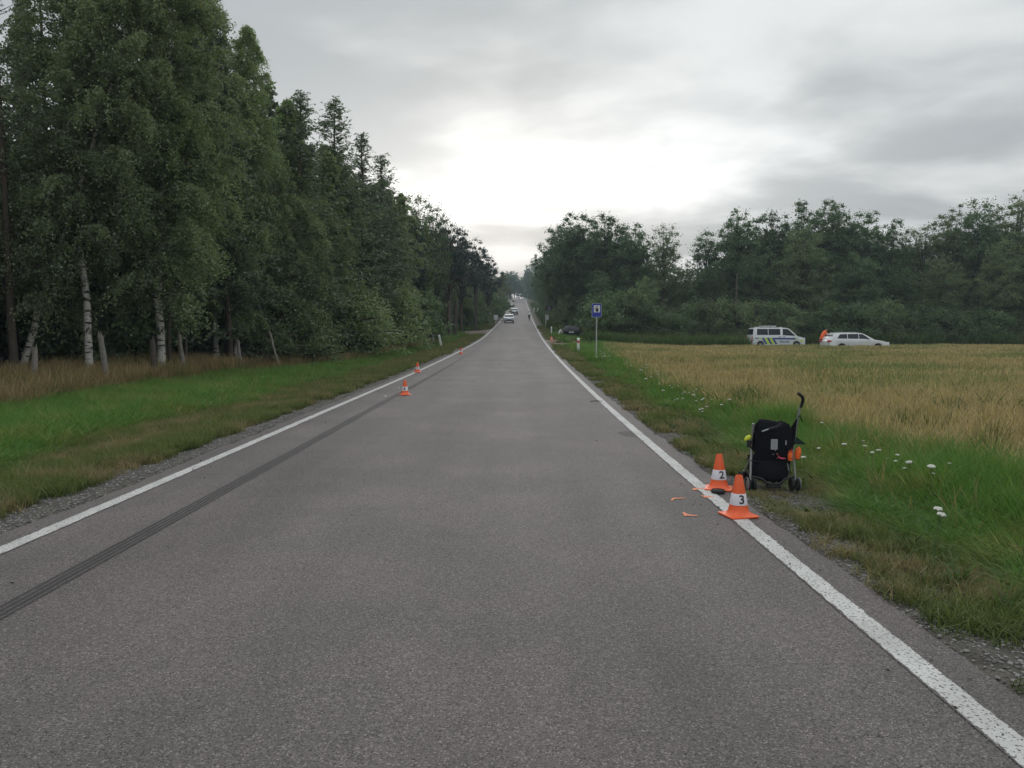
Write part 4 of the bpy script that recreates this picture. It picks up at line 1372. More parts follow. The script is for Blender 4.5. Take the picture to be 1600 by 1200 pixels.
# ---- fill of the left wood: nothing tells these apart
LW = 'trees filling the dense left wood'
taken = []
def fill_left():
    Y = 6.0
    while Y < 440:
        step = 2.7 if Y < 60 else (4.0 if Y < 160 else 7.0)
        rows = 5 if Y < 45 else (5 if Y < 90 else (3 if Y < 160 else 1))
        for r in range(rows):
            y = Y + random.uniform(-1, 1)
            s = float(edge_left(y)) - 1.0 - r * (3.0 if Y < 60 else 4.0) - random.uniform(0, 1.6)
            if Y < 36 and r == 0 and random.random() < 0.5: continue
            X = float(road_x(y)) + s
            px = CX + F_PX * X / y
            if px < -500: continue
            limit = 14.5 + random.uniform(-2.2, 1.2) - (1.5 if r == 0 else 0)
            if 20 < px < 115 and Y < 60 and random.random() < 0.75: continue
            # keep under the skyline of the named trees
            sky = np.interp(px, [0, 340, 360, 415, 470, 490, 533, 560, 600, 640, 700, 745, 785, 800], [-300, -100, 60, 60, 170, 190, 215, 235, 275, 330, 360, 385, 435, 440])
            hmax = top_z(float(sky) + random.uniform(5, 40), y) - float(ground_z(s, y))
            H = min(limit + (2.5 if r > 1 else 0), hmax)
            H = max(H, 6.0)
            if Y < 45: k = random.choice(['larch_far', 'larch_far', 'larch_far', 'birch_far', 'larch'])
            elif Y < 110: k = random.choice(['larch_far', 'birch_far', 'pine', 'larch_far'])
            else: k = random.choice(['birch_far', 'pine', 'larch_far'])
            lab = {'larch_far': 'larch in the dark dense wood left of the road', 'larch': 'larch in the dark dense wood left of the road', 'birch_far': 'leafy birch among the trees of the dark left wood', 'pine': 'dark pine among the trees of the left wood'}[k]
            plant(k, X, y, H, lab, 'tree', LW + ': ' + k.split('_')[0], wide=random.uniform(0.9, 1.15))
        Y += step


fill_left()
# undergrowth at the wood edge
shr = [(130, 25.5, 3.0), (60, 24.5, 2.4), (215, 27, 3.4), (210, 31, 2.4), (410, 37, 4.2), (450, 37, 4.2), (480, 36, 3.0), (545, 41.5, 4.4), (575, 44, 3.2), (620, 52, 4.5), (655, 62, 4.5), (730, 108, 4.0), (745, 118, 4.5), (757, 130, 5), (765, 150, 5), (772, 165, 5), (780, 190, 5)]
for px, Y, H in shr[3:]:
    plant('shrub' if Y < 60 else 'bush', at_depth(px, Y), Y, H, 'leafy bush under the trees at the edge of the left wood', 'bush', 'bushes along the left wood edge', wide=random.uniform(0.9, 1.3))
for i in range(46):
    Y = random.uniform(19, 80)
    s = float(edge_left(Y)) - random.uniform(3, 18)
    plant('bush', float(road_x(Y)) + s, Y, random.uniform(2.5, 5.0), 'dark bush deep inside the left wood between trunks', 'bush', 'bushes inside the left wood', wide=random.uniform(0.9, 1.3), var=0)

# ---- right wood
RW = [('broad', 872, 352, 116, 1.0, 'broad dark tree at the roadside end of the right wood'),
      ('broad', 903, 329, 108, 1.05, 'tallest dark tree of the rounded group beside the road'),
      ('broad', 948, 334, 103, 1.0, 'dark round tree behind the blue petrol sign'),
      ('broad', 990, 350, 100, 0.85, 'narrower dark tree right of the rounded roadside group'),
      ('airy', 1036, 352, 98, 0.9, 'thin leaved tree just left of the sky notch in the right wood'),
      ('airy', 1096, 356, 96, 0.9, 'light leaved tree just right of the sky notch in the right wood'),
      ('broad', 1148, 328, 95, 0.9, 'dark tree above the wooden pole in the right wood'),
      ('broad', 1200, 326, 97, 0.9, 'dark tree rising behind the police van'),
      ('broad', 1252, 317, 98, 0.9, 'dark tree rising behind the pale rounded willow'),
      ('broad', 1296, 312, 96, 0.85, 'tallest dark tree of the right wood, above the gap between van and estate car'),
      ('broad', 1342, 325, 95, 0.85, 'dark tree above the white estate car'),
      ('broad', 1388, 345, 94, 0.8, 'lower dark tree right of the white estate car'),
      ('airy', 1432, 352, 94, 0.9, 'thin tree with sky showing through right of the estate car'),
      ('willow', 1480, 322, 93, 0.9, 'yellowish green tree left of the olive tree at the field end'),
      ('airy', 1530, 305, 90, 1.0, 'tall airy olive tree near the end of the right wood'),
      ('willow', 1585, 300, 89, 1.0, 'tall pale olive tree at the right end of the wood'),
      ('willow', 1650, 300, 90, 1.0, 'olive tree at the outer end of the right wood, cut by the frame'),
      ('willow', 1252, 350, 88, 0.85, 'pale rounded willow standing in front of darker trees'),
      ('broad', 938, 425, 92, 0.75, 'low tree between petrol sign and roadside group'),
      ('willow', 1008, 432, 90, 0.75, 'low grey green tree in front of the sky notch'),
      ('broad', 1108, 412, 88, 0.75, 'low tree left of the wooden pole'),
      ('broad', 1178, 392, 88, 0.8, 'mid height tree right of the wooden pole'),
      ('broad', 1335, 395, 87, 0.8, 'mid height tree behind the white estate car'),
      ('broad', 1405, 420, 86, 0.75, 'mid height tree right of the estate car nose'),
      ('willow', 1468, 398, 86, 0.8, 'mid height olive tree at the field end'),
      ('willow', 1560, 372, 85, 0.85, 'lower olive tree in front of the tall airy one'),
      ('broad', 1625, 400, 84, 0.8, 'low tree cut by the frame at the right end of the wood')]
for k, px, py, Y, wd, lab in RW:
    by_top(k, px, py, Y, lab, wide=wd * 1.18)
for i in range(26):
    px = 900 + i * 31 + random.uniform(-10, 10)
    Y = random.uniform(103, 116)
    sky = np.interp(px, [880, 905, 950, 1040, 1070, 1100, 1150, 1300, 1400, 1470, 1600], [365, 345, 350, 375, 415, 385, 345, 330, 370, 350, 330])
    by_top('broad', px, float(sky) + random.uniform(8, 40), Y, 'dark tree at the back of the right wood', group='trees at the back of the right wood', wide=random.uniform(0.9, 1.15))
for i in range(34):
    px = 890 + i * 22 + random.uniform(-8, 8)
    plant('bush', at_depth(px, 103), random.uniform(99, 112), random.uniform(5.0, 7.0), 'tall dark bush hidden between trunks at the back of the right wood', 'bush', 'bushes at the back of the right wood', wide=random.uniform(0.8, 1.0))
for i in range(40):
    y = random.uniform(452, 545)
    plant('bush', float(road_x(y)) + random.uniform(-42, 60), y, random.uniform(4.5, 7.5), 'dark bush under the trees beyond the hilltop', 'bush', 'bushes beyond the hilltop', wide=1.3)
y = 108.0
while y < 430:
    plant('bush', float(road_x(y)) + random.uniform(8.5, 12.5), y, random.uniform(3.0, 5.0), 'dark bush under the tree row on the right side of the climbing road', 'bush', 'bushes along the right side of the road', wide=1.1)
    y += 5.0 + y * 0.012
y = 150.0
while y < 430:
    plant('bush', float(road_x(y)) - random.uniform(9.5, 14), y, random.uniform(3.0, 5.0), 'dark bush under the left wood along the climbing road', 'bush', 'bushes along the left side of the climbing road', wide=1.1)
    y += 7.0 + y * 0.012
Y = 118.0
while Y < 430:
    s = 7.6 + random.uniform(-0.6, 1.5)
    H = random.uniform(12, 16.5) if Y < 300 else random.uniform(10, 14)
    plant(random.choice(['broad', 'broad', 'airy']), float(road_x(Y)) + s, Y, H, 'tree in the row along the right side of the climbing road', 'tree', 'trees along the right side of the road', wide=0.85)
    if Y < 260:
        plant('broad', float(road_x(Y)) + s + 6, Y + 3, H + 1.5, 'tree in the row along the right side of the climbing road', 'tree', 'trees along the right side of the road', wide=0.95)
    Y += 7.5 + Y * 0.012
for px, py, Y, lab in ((797, 424, 392, 'dark tree closing the view left of the hilltop'), (826, 412, 455, 'dark tree closing the view right of the hilltop'), (838, 398, 405, 'thin branched tree beside the hilltop on the right')):
    by_top('broad', px, py, Y, lab, wide=1.0)
for i in range(12):
    by_top(random.choice(['broad', 'willow']), 786 + i * 6, random.uniform(424, 438), random.uniform(475, 540), 'tree beyond the hilltop closing the end of the road', group='trees beyond the hilltop', wide=1.25)
for i in range(30):
    px = 935 + i * 24 + random.uniform(-8, 8)
    Y = random.uniform(80.5, 84)
    h = (540 - random.uniform(468, 492)) * Y / 1200 if 1000 < px else (540 - random.uniform(455, 480)) * Y / 1200
    plant('bush', at_depth(px, Y), Y, h, 'leafy bush at the foot of the right wood behind the field', 'bush', 'bushes at the foot of the right wood', wide=random.uniform(0.75, 1.0))

# ---- bare stems and poles at the left wood edge
def stem(name, x0, y0, x1, y1, r0, mat, label, cat, group=None, Y=None, taper=0.75, broken=False):
    if Y is None:
        X, Y, Z = hit(x0, y0)
    else:
        X = at_depth(x0, Y); Z = float(ground_z(X - float(road_x(Y)), Y))
    top = Vector((at_depth(x1, Y), Y + random.uniform(-.2, .2), top_z(y1, Y)))
    b = Vector((X, Y, Z - 0.05))
    o = thing(name, tuple(b), 0, label, cat, group)
    d = top - b
    n = 7
    pts = [d * (i / (n - 1)) + Vector((random.uniform(-1, 1), random.uniform(-1, 1), 0)) * (0.02 if 0 < i < n - 1 else 0) for i in range(n)]
    mb = MB().tube(pts, [r0 * (1.15 if i == 0 else 1 - (1 - taper) * i / (n - 1)) for i in range(n)], 9)
    mb.build({'wooden_post': 'post', 'leaning_pole': 'shaft', 'utility_pole': 'shaft'}.get(name, 'trunk'), M[mat], o)
    # a split, splintered head or a side snag
    sb = MB()
    for k in range(3):
        a = random.uniform(0, 6.28)
        q = pts[-1] + Vector((math.cos(a), math.sin(a), 0)) * r0 * 0.4
        sb.tube([q - d.normalized() * 0.06, q + d.normalized() * random.uniform(0.04, 0.16)], [r0 * 0.35, r0 * 0.08], 5)
    sb.build('splinter', M[mat], o)
    return o


stem('dead_trunk', 56, 612, 50, 545, 0.10, 'grey_wood', 'grey dead trunk nearest the left border of the wood', 'tree trunk')
stem('dead_trunk', 171, 612, 164, 525, 0.10, 'grey_wood', 'grey bare trunk just right of the straight white birch', 'tree trunk')
stem('dead_trunk', 245, 600, 238, 530, 0.11, 'bark', 'dark broken trunk in the shade midway along the near wood', 'tree trunk')
stem('dead_trunk', 290, 592, 279, 523, 0.09, 'grey_wood', 'broken trunk with pale split top among dry grass', 'tree trunk')
stem('wooden_post', 377, 583, 373, 533, 0.085, 'grey_wood', 'pale sawn post right beside a white birch stem', 'post')
stem('leaning_pole', 438, 580, 422, 520, 0.06, 'grey_wood', 'thin grey pole leaning left at the wood edge', 'pole')
stem('wooden_post', 500, 572, 500, 533, 0.07, 'grey_wood', 'dull grey post between the leaning pole and the leafy bush', 'post')
stem('dead_trunk', 703, 522, 700, 470, 0.22, 'bark', 'thick dark trunk under the first pine, left one of the pair', 'tree trunk', Y=80, taper=0.9)
stem('dead_trunk', 711, 521, 713, 470, 0.20, 'bark', 'thick dark trunk under the first pine, right one of the pair', 'tree trunk', Y=81, taper=0.9)
stem('young_birch', 682, 520, 680, 480, 0.08, 'birch_bark', 'thin pale stem standing behind the leaning white posts', 'tree trunk', Y=74)
o = stem('utility_pole', 1146, 520, 1149, 428, 0.085, 'pole_wood', 'bare wooden pole standing in front of the right wood', 'pole', Y=83, taper=0.8)
MB().tube([(0.16, -0.13, 3.6), (0.18, -0.13, 4.6)], 0.035, 8).build('cable_guard', M['steel'], o)

# ------------------------------------------------------------------ road signs and posts
def rrect(w, h, r, n=4):
    pts = []
    for cx, cy, a0 in ((w / 2 - r, h / 2 - r, 0), (-w / 2 + r, h / 2 - r, 90), (-w / 2 + r, -h / 2 + r, 180), (w / 2 - r, -h / 2 + r, 270)):
        for i in range(n + 1):
            a = R(a0 + 90 * i / n)
            pts.append((cx + r * math.cos(a), cy + r * math.sin(a)))
    return pts


def ground_at(X, Y):
    return float(ground_z(X - float(road_x(Y)), Y))


def petrol_sign():
    Y = 39.5
    X = at_depth(931.5, Y)
    z = ground_at(X, Y)
    top = top_z(474, Y) - z
    t = thing('petrol_station_sign', (X, Y, z), R(2), 'blue petrol station sign with white pump panel on a tall pole', 'road sign')
    MB().tube([(0, 0, -0.1), (0.01, 0, top - 0.05)], 0.03, 12).build('pole', M['steel'], t)
    zc = top - 0.355
    MB().prism(rrect(0.50, 0.71, 0.03), -0.055, -0.035).build('board', M['sign_border'], t).location = (0, 0, zc)
    MB().prism(rrect(0.455, 0.665, 0.02), -0.058, -0.0555).build('blue_face', M['sign_blue'], t).location = (0, 0, zc)
    MB().prism(rrect(0.32, 0.36, 0.03), -0.061, -0.0585).build('white_panel', M['sign_white'], t).location = (0.01, 0, zc + 0.075)
    p = MB()
    p.prism([(-0.055, -0.13), (0.075, -0.13), (0.075, 0.10), (0.06, 0.125), (-0.04, 0.125), (-0.055, 0.10)], -0.064, -0.0615)
    p.prism([(-0.07, -0.145), (0.09, -0.145), (0.09, -0.1305), (-0.07, -0.1305)], -0.064, -0.0615)
    hose = [(-0.0555, 0.07), (-0.10, 0.05), (-0.105, -0.06), (-0.085, -0.09)]
    for a, b in zip(hose[:-1], hose[1:]):
        d = Vector((b[0] - a[0], b[1] - a[1])).normalized() * 0.008
        p.prism([(a[0] - d.y, a[1] + d.x), (a[0] + d.y, a[1] - d.x), (b[0] + d.y, b[1] - d.x), (b[0] - d.y, b[1] + d.x)], -0.0636, -0.0618)
    o = p.build('pump_symbol', M['ink'], t, smooth=False); o.location = (0.01, 0, zc + 0.075)
    MB().prism(rrect(0.09, 0.06, 0.008), -0.0668, -0.0645).build('pump_window', M['sign_white'], o, smooth=False).location = (0.01, 0, 0.06)
    for dz in (0.2, -0.2):
        MB().box((0, -0.012, 0), (0.12, 0.045, 0.04)).build('bracket', M['steel'], t).location = (0, 0, zc + dz)


petrol_sign()


def delineator(X, Y, h, label, band='red', lean=(0, 0), group=None, w=0.12):
    z = ground_at(X, Y)
    t = thing('delineator_post', (X, Y, z), 0, label, 'road post', group)
    t.rotation_euler = (lean[0], lean[1], 0)
    prof = [(-w / 2, -0.05), (w / 2, -0.05), (w / 2, 0.05), (0, 0.065), (-w / 2, 0.05)]
    mb = MB()
    n = len(prof)
    vs = [(p[0], p[1], -0.1) for p in prof] + [(p[0], p[1], h - 0.05 + (0.05 if p[1] > 0 else 0)) for p in prof]
    mb.add(vs, [tuple(reversed(range(n))), tuple(range(n, 2 * n))] + [(i, (i + 1) % n, (i + 1) % n + n, i + n) for i in range(n)])
    mb.build('post', M['white_post'], t, bevel=0.006)
    if band:
        mb = MB()
        vs = [(p[0] * 1.05, p[1] * 1.05, h * 0.68) for p in prof] + [(p[0] * 1.05, p[1] * 1.05, h * 0.82) for p in prof]
        mb.add(vs, [(i, (i + 1) % n, (i + 1) % n + n, i + n) for i in range(n)])
        mb.build('band', M['red' if band == 'red' else 'black'], t)
    MB().box((0, -0.062, h * 0.75), (0.05, 0.012, 0.08)).build('reflector', M['sign_white' if band != 'red' else 'orange'], t)
    return t


delineator(at_depth(903.5, 49), 49, 0.98, 'white roadside post with red band beside the petrol sign', 'red', w=0.16)
delineator(at_depth(679, 62), 62, 1.08, 'white roadside post leaning slightly, nearer the trees of the two', None, (0, R(-6)), w=0.15)
delineator(at_depth(690, 60), 60, 1.0, 'white roadside post leaning left, nearer the road of the two', None, (0, R(-11)), w=0.17)
delineator(at_depth(861.5, 88), 88, 1.0, 'white roadside post at the gravel apron left of the dark car', None, (0, 0), w=0.13)
delineator(at_depth(839, 190), 190, 1.6, 'pale post on the right edge of the hill, larger of two', None, (0, R(8)), w=0.30)
delineator(at_depth(834.5, 205), 205, 1.2, 'pale post on the right edge of the hill, farther of two', None, (0, 0), w=0.3)


def small_board(px, py0, py1, pbase, Y, w, label, mat='sign_white', post='steel', off=0.0, lines=0, name='road_sign', post_off=0.0):
    X = at_depth(px, Y)
    z = ground_at(X, Y)
    zt, zb = top_z(py0, Y) - z, top_z(py1, Y) - z
    t = thing(name, (X, Y, z), R(random.uniform(-6, 6)), label, 'road sign')
    MB().tube([(post_off, 0, -0.1), (post_off, 0, zt)], 0.05, 8).build('post', M[post], t)
    MB().prism(rrect(w, zt - zb, 0.05), -0.08, -0.055).build('board', M[mat], t).location = (0, 0, (zt + zb) / 2)
    if lines:
        for i in range(lines):
            MB().box((0, -0.084, 0), (w * (0.34 if i == 0 else 0.5), 0.006, (zt - zb) * (0.22 if i == 0 else 0.10))).build('printed_line', M['sign_border'], t).location = (0, 0, zt - (zt - zb) * (0.3 + 0.27 * i))
    return t


small_board(775, 492, 499.5, 506, 118, 0.62, 'small white board on a post left of the oncoming cars', post='white_post')
small_board(854.5, 492, 500, 506, 112, 0.50, 'small white board on a white post below the brown sign', post='white_post', post_off=-0.2)
small_board(857.8, 478.5, 485.5, 503, 114, 0.98, 'brown sign with pale lettering at the right roadside', mat='sign_brown', lines=3, post='grey', post_off=-0.38)


# ------------------------------------------------------------------ cones
CONE_PROF = [(0.026, 0.372), (0.0295, 0.38), (0.033, 0.372), (0.052, 0.27), (0.0855, 0.09), (0.092, 0.06), (0.105, 0.036), (0.122, 0.022)]


def cone_r(z):
    zs = [p[1] for p in CONE_PROF[2:]][::-1]
    rs = [p[0] for p in CONE_PROF[2:]][::-1]
    return float(np.interp(z, zs, rs))


def make_cone(loc, rz, label, digit=None, face=0.0, sc=1.0, tilt=0.0):
    t = thing('traffic_cone', loc, rz, label, 'traffic cone', 'small orange evidence cones')
    t.scale = (sc, sc, sc)
    t.rotation_euler = (0, tilt, rz)
    mb = MB()
    mb.prism(rrect(0.285, 0.285, 0.03, 5), 0.0, 0.014, plane='xy')
    mb.build('base', M['orange'], t, bevel=0.004)
    b = MB()
    b.lathe([(0.136, 0.0142), (0.122, 0.022)] + CONE_PROF[::-1][1:], 32, close=False)
    b.build('body', M['orange'], t, angle=60)
    s = MB()
    z0, z1 = 0.108, 0.212
    s.lathe([(cone_r(z0) + 0.0005, z0 - 0.001), (cone_r(z0) + 0.0022, z0), (cone_r(z1) + 0.0022, z1), (cone_r(z1) + 0.0005, z1 + 0.001)], 32, close=False)
    sl = s.build('reflective_sleeve', M['cone_white'], t, angle=60)
    if digit:
        me = text_mesh(digit, 0.105)
        bm = bmesh.new(); bm.from_mesh(me)
        bmesh.ops.triangulate(bm, faces=bm.faces)
        for _ in range(2):
            bmesh.ops.subdivide_edges(bm, edges=[e for e in bm.edges if e.calc_length() > 0.012], cuts=1)
            bmesh.ops.triangulate(bm, faces=bm.faces)
        for v in bm.verts:
            x, zz = v.co.x * 1.15, 0.160 + v.co.y * 1.05
            rr = cone_r(zz) + 0.0038
            a = -math.pi / 2 + x / rr + face - rz
            v.co = (rr * math.cos(a), rr * math.sin(a), zz)
        bm.to_mesh(me); bm.free()
        me.materials.append(M['ink'])
        mesh_obj('number', me, sl)
    return t


hx, hy, hz = hit(1153.5, 806, True)
make_cone((hx, hy, hz + 0.005), R(14), 'nearest orange cone, standing on the white line in front of the pushchair', '3', 0.12)
hx, hy, hz = hit(1123, 764, True)
make_cone((hx, hy, hz + 0.005), R(-20), 'orange cone behind the nearest one, with a black disc at its foot', '2', 0.15)
hx, hy, hz = hit(633, 617, True)
make_cone((hx, hy, hz + 0.005), R(30), 'nearest of the orange cones on the left lane, standing on the skid mark', '4', -0.1)
hx, hy, hz = hit(652.5, 581.5, True)
make_cone((hx, hy, hz + 0.005), R(10), 'orange cone on the left white line just behind the one on the skid mark', '5', 0.2)
hx, hy, hz = hit(720.5, 553, True)
make_cone((hx, hy, hz + 0.005), R(10), 'farthest orange cone on the left white line', None)
hx, hy, hz = hit(861.7, 532)
make_cone((hx, hy, hz + 0.01), 0, 'far reddish cone at the gravel apron on the right', None, sc=1.15)

# the black disc lying at the cone's foot
hx, hy, hz = hit(1122, 769, True)
t = thing('loose_wheel', (hx, hy, hz + 0.006), 0, 'small black wheel lying flat at the foot of the rear cone', 'wheel')
MB().lathe([(0.052, 0.004), (0.066, 0.0), (0.074, 0.008), (0.076, 0.018), (0.074, 0.028), (0.066, 0.036), (0.052, 0.032)], 28, close=False).build('tyre', M['rubber'], t)
MB().lathe([(0.0515, 0.006), (0.0515, 0.029), (0.03, 0.032), (0.012, 0.034)], 24).build('hub', M['black'], t)

# sprayed marks on the asphalt
def spray(pix, label):
    pts = []
    for p in pix:
        x, y, z = hit(p[0], p[1], True)
        pts.append((x, y, float(road_z(y)) - 0.012 * ((x - float(road_x(y))) / HALF) ** 2 + 0.005))
    c = np.mean(np.array(pts), 0)
    mb = MB().add([(p[0] - c[0], p[1] - c[1], p[2] - c[2]) for p in pts], [tuple(range(len(pts)))])
    o = mb.build('spray_mark', M['paint_orange'], smooth=False)
    o.location = c
    tag(o, label, 'paint mark', 'orange spray marks on the asphalt')


spray([(1048.5, 783), (1049, 780), (1052, 778.3), (1060, 778.4), (1071, 778.5), (1071, 779.3), (1060, 779.7), (1053.5, 780.3), (1051, 783)], 'orange hooked spray mark on the asphalt, leftmost of the four')
spray([(1066, 802), (1068.5, 800.5), (1073, 803.2), (1080, 805.2), (1091, 805.7), (1091, 806.6), (1080, 807), (1073, 806.4), (1069, 807.2), (1068.4, 804.8)], 'orange tick sprayed on the asphalt, nearest of the four')
spray([(1081.5, 764), (1085, 762.8), (1092, 763.4), (1104, 763.6), (1104, 764.3), (1092, 764.6), (1085.5, 765.2), (1083, 765.2)], 'orange spray mark touching the white line, farthest of the four')
spray([(1094.5, 774), (1097.5, 773.3), (1102, 775.2), (1115, 776), (1115, 776.8), (1101.5, 776.9), (1097, 775.8)], 'orange dash sprayed right beside the white line and the loose wheel')

# a twig and some fallen leaves on the asphalt
hx, hy, hz = hit(932, 628, True)
t = thing('twig', (hx, hy, hz + 0.012), 0.3, 'short dark twig lying on the right lane near the edge line', 'twig')
MB().tube([(-0.16, 0, 0), (-0.05, 0.02, 0.012), (0.06, 0.01, 0.008), (0.17, 0.03, 0.0)], [0.010, 0.009, 0.008, 0.004], 6).build('stick', M['bark'], t)
MB().tube([(0.0, 0.015, 0.01), (0.05, 0.07, 0.02), (0.09, 0.11, 0.01)], [0.006, 0.005, 0.003], 6).build('side_shoot', M['bark'], t)
n = 170
sg = np.where(RNG.uniform(0, 1, n) < 0.5, 1, -1) * (3.25 - np.abs(RNG.normal(0, 0.55, n)))
yg = 2.5 + 22 * RNG.uniform(0, 1, n) ** 1.3
lv, lf_ = leaf_quads(np.stack([road_x(yg) + sg, yg, road_z(yg) - 0.012 * (sg / HALF) ** 2 + 0.008], 1), RNG.uniform(0.015, 0.04, n), RNG, 0.6, 0, np.stack([RNG.normal(size=n), RNG.normal(size=n), np.zeros(n)], 1), 0.12)
lv[:, 2] = np.maximum(lv[:, 2], np.repeat(road_z(yg) - 0.012 * (sg / HALF) ** 2 + 0.005, 4))
tag(mesh_obj('leaf_litter', fast_mesh('leaf_litter', lv, faces=lf_, mat=M['bark'])), kind='stuff')

# white scraps by the left cones
for px, py, lab in ((601, 620, 'white scrap lying on the left lane, nearer of two'), (621.5, 607, 'white scrap lying on the left lane, nearer the cone'), (543.5, 622.5, 'white scrap lying in the verge outside the left line')):
    x, y, z = hit(px, py, py < 622)
    mb = MB()
    pts = [(math.cos(a) * 0.05 * random.uniform(.7, 1.2), math.sin(a) * 0.04 * random.uniform(.7, 1.2)) for a in np.linspace(0, 6.28, 8)[:-1]]
    mb.prism(pts, 0.0, lambda p: 0.03 + p[0] * 0.3, plane='xy')
    o = mb.build('litter_scrap', M['petal'])
    o.location = (x, y, z + 0.006)
    tag(o, lab, 'litter')


# ------------------------------------------------------------------ the pushchair
def pushchair():
    x0, y0, z0 = hit(1207, 768)
    t = thing('pushchair', (x0, y0, z0 + 0.01), R(0), 'black umbrella pushchair with one raised foam handle standing on the verge', 'pushchair')
    def tube(name, pts, r, mat, parent=t, k=10, label=None):
        return MB().tube(pts, r, k).build(name, M[mat], parent, label=label)
    def smooth_path(ctrl, n=14):
        ctrl = np.array(ctrl, float); tt = np.linspace(0, 1, len(ctrl))
        h = [hermite(tt, ctrl[:, i]) for i in range(3)]
        return [tuple(float(h[i](u)) for i in range(3)) for u in np.linspace(0, 1, n)]
    # push tubes: from the handles down to the front wheels
    tube('push_tube', [(-0.232, -0.02, 0.735), (-0.215, 0.06, 0.42), (-0.20, 0.13, 0.12)], 0.0125, 'alu')
    tube('push_tube', [(0.262, -0.03, 0.90), (0.225, 0.06, 0.42), (0.205, 0.13, 0.12)], 0.0125, 'alu')
    tube('handle_rod', [(0.262, -0.032, 0.895), (0.268, -0.055, 0.955)], 0.010, 'grey')
    tube('handle_grip', smooth_path([(0.267, -0.05, 0.915), (0.275, -0.075, 0.975), (0.263, -0.105, 1.022), (0.228, -0.125, 1.053), (0.198, -0.135, 1.072)], 12), [0.017] * 11 + [0.013], 'rubber', label='foam grip bent over at the top')
    hr = tube('handle_rod', [(-0.15, -0.065, 0.655), (-0.06, -0.085, 0.69)], 0.009, 'alu')
    tube('handle_grip', smooth_path([(-0.085, -0.08, 0.68), (-0.02, -0.10, 0.70), (0.025, -0.11, 0.73), (0.045, -0.11, 0.775)], 10), [0.018] * 10, 'rubber', label='foam grip folded down across the seat back')
    # rear legs and front legs
    for s in (-1, 1):
        tube('rear_leg', [(s * 0.222, 0.05, 0.46), (s * 0.236, 0.02, 0.28), (s * 0.245, -0.005, 0.10)], 0.012, 'alu')
        tube('front_leg', [(s * 0.215, 0.10, 0.34), (s * 0.20, 0.28, 0.20), (s * 0.185, 0.40, 0.12)], 0.012, 'alu')
        for z in (0.46, 0.33):
            MB().lathe([(0.0135, -0.012), (0.018, -0.012), (0.018, 0.012), (0.0135, 0.012)], 14, close=False).build('joint_collar', M['black'], t).location = (s * (0.217 + 0.00), 0.052 + (0.46 - z) * 0.22, z)
    tube('crossbar', [(-0.222, 0.045, 0.45), (0.0, 0.02, 0.37), (0.225, 0.045, 0.45)], 0.010, 'black')
    tube('axle_bar', smooth_path([(-0.235, 0.0, 0.155), (-0.13, -0.02, 0.135), (-0.06, -0.035, 0.085), (0.06, -0.035, 0.085), (0.13, -0.02, 0.135), (0.235, 0.0, 0.155)], 20), 0.0135, 'black')
    MB().box((0, -0.03, 0.055), (0.15, 0.05, 0.03)).build('brake_pedal', M['black'], t, bevel=0.008)
    # wheels: rear pairs with grey outer rims, front pairs
    def wheel(x, y, z, r, w, rim, name='wheel'):
        wh = MB().lathe([(r * 0.66, -w / 2), (r * 0.92, -w / 2), (r, -w * 0.25), (r, w * 0.25), (r * 0.92, w / 2), (r * 0.66, w / 2)], 28, axis='x', close=False).build(name, M['rubber'], t)
        wh.location = (x, y, z)
        MB().lathe([(r * 0.67, -w * 0.42), (r * 0.5, -w * 0.3), (r * 0.15, -w * 0.5), (r * 0.15, w * 0.5), (r * 0.5, w * 0.3), (r * 0.67, w * 0.42)], 24, axis='x').build('rim', M[rim], wh)
        return wh
    for s in (-1, 1):
        o = wheel(s * 0.268, -0.005, 0.072, 0.072, 0.024, 'alu')
        MB().lathe([(0.070, -0.0035), (0.0735, -0.003), (0.0735, 0.003), (0.070, 0.0035)], 28, axis='x', close=False).build('tread_ring', M['grey'], o).location = (s * 0.0125, 0, 0)
        wheel(s * 0.205, -0.005, 0.070, 0.070, 0.028, 'black')
        MB().box((s * 0.237, -0.005, 0.085), (0.03, 0.05, 0.07)).build('wheel_housing', M['black'], t, bevel=0.01)
        for q in (-1, 1):
            wheel(s * 0.185 + q * 0.032, 0.42, 0.068, 0.068, 0.024, 'black')
        MB().box((s * 0.185, 0.41, 0.115), (0.03, 0.07, 0.06)).build('wheel_housing', M['black'], t, bevel=0.01)
    # seat back: a padded sheet, wider at the shoulders, sagging in the middle
    def padded(name, x0, x1, zs, yfun, thick, mat, nx=14, nz=16, wig=0.006, xw=lambda u, v: 1.0, parent=t):
        vs, fs = [], []
        for side in (0, 1):
            for j in range(nz + 1):
                v = j / nz
                for i in range(nx + 1):
                    u = i / nx
                    e = min(u, 1 - u, v, 1 - v)
                    puff = (1 - math.exp(-e * 14)) * thick
                    x = (x0 + (x1 - x0) * u) * xw(u, v)
                    z = zs(u, v)
                    y = yfun(u, v) + (puff if side else -puff) * 0.5 + (value_noise(u * 6, v * 6 + side * 9, 1.0, 7) - .5) * wig * (1 if e > 0 else 0)
                    vs.append((x, y, float(z)))
        n = (nx + 1) * (nz + 1)
        for side in (0, 1):
            for j in range(nz):
                for i in range(nx):
                    a = side * n + j * (nx + 1) + i
                    fs.append((a, a + 1, a + nx + 2, a + nx + 1) if side == 0 else (a, a + nx + 1, a + nx + 2, a + 1))
        return MB().add(vs, fs).build(name, M[mat], parent, angle=70)
    def ztop(u):
        return float(np.interp(u, [0, 0.05, 0.13, 0.22, 0.45, 0.66, 0.72, 0.90, 0.96, 1.0], [0.655, 0.705, 0.755, 0.765, 0.752, 0.735, 0.742, 0.735, 0.70, 0.64]))
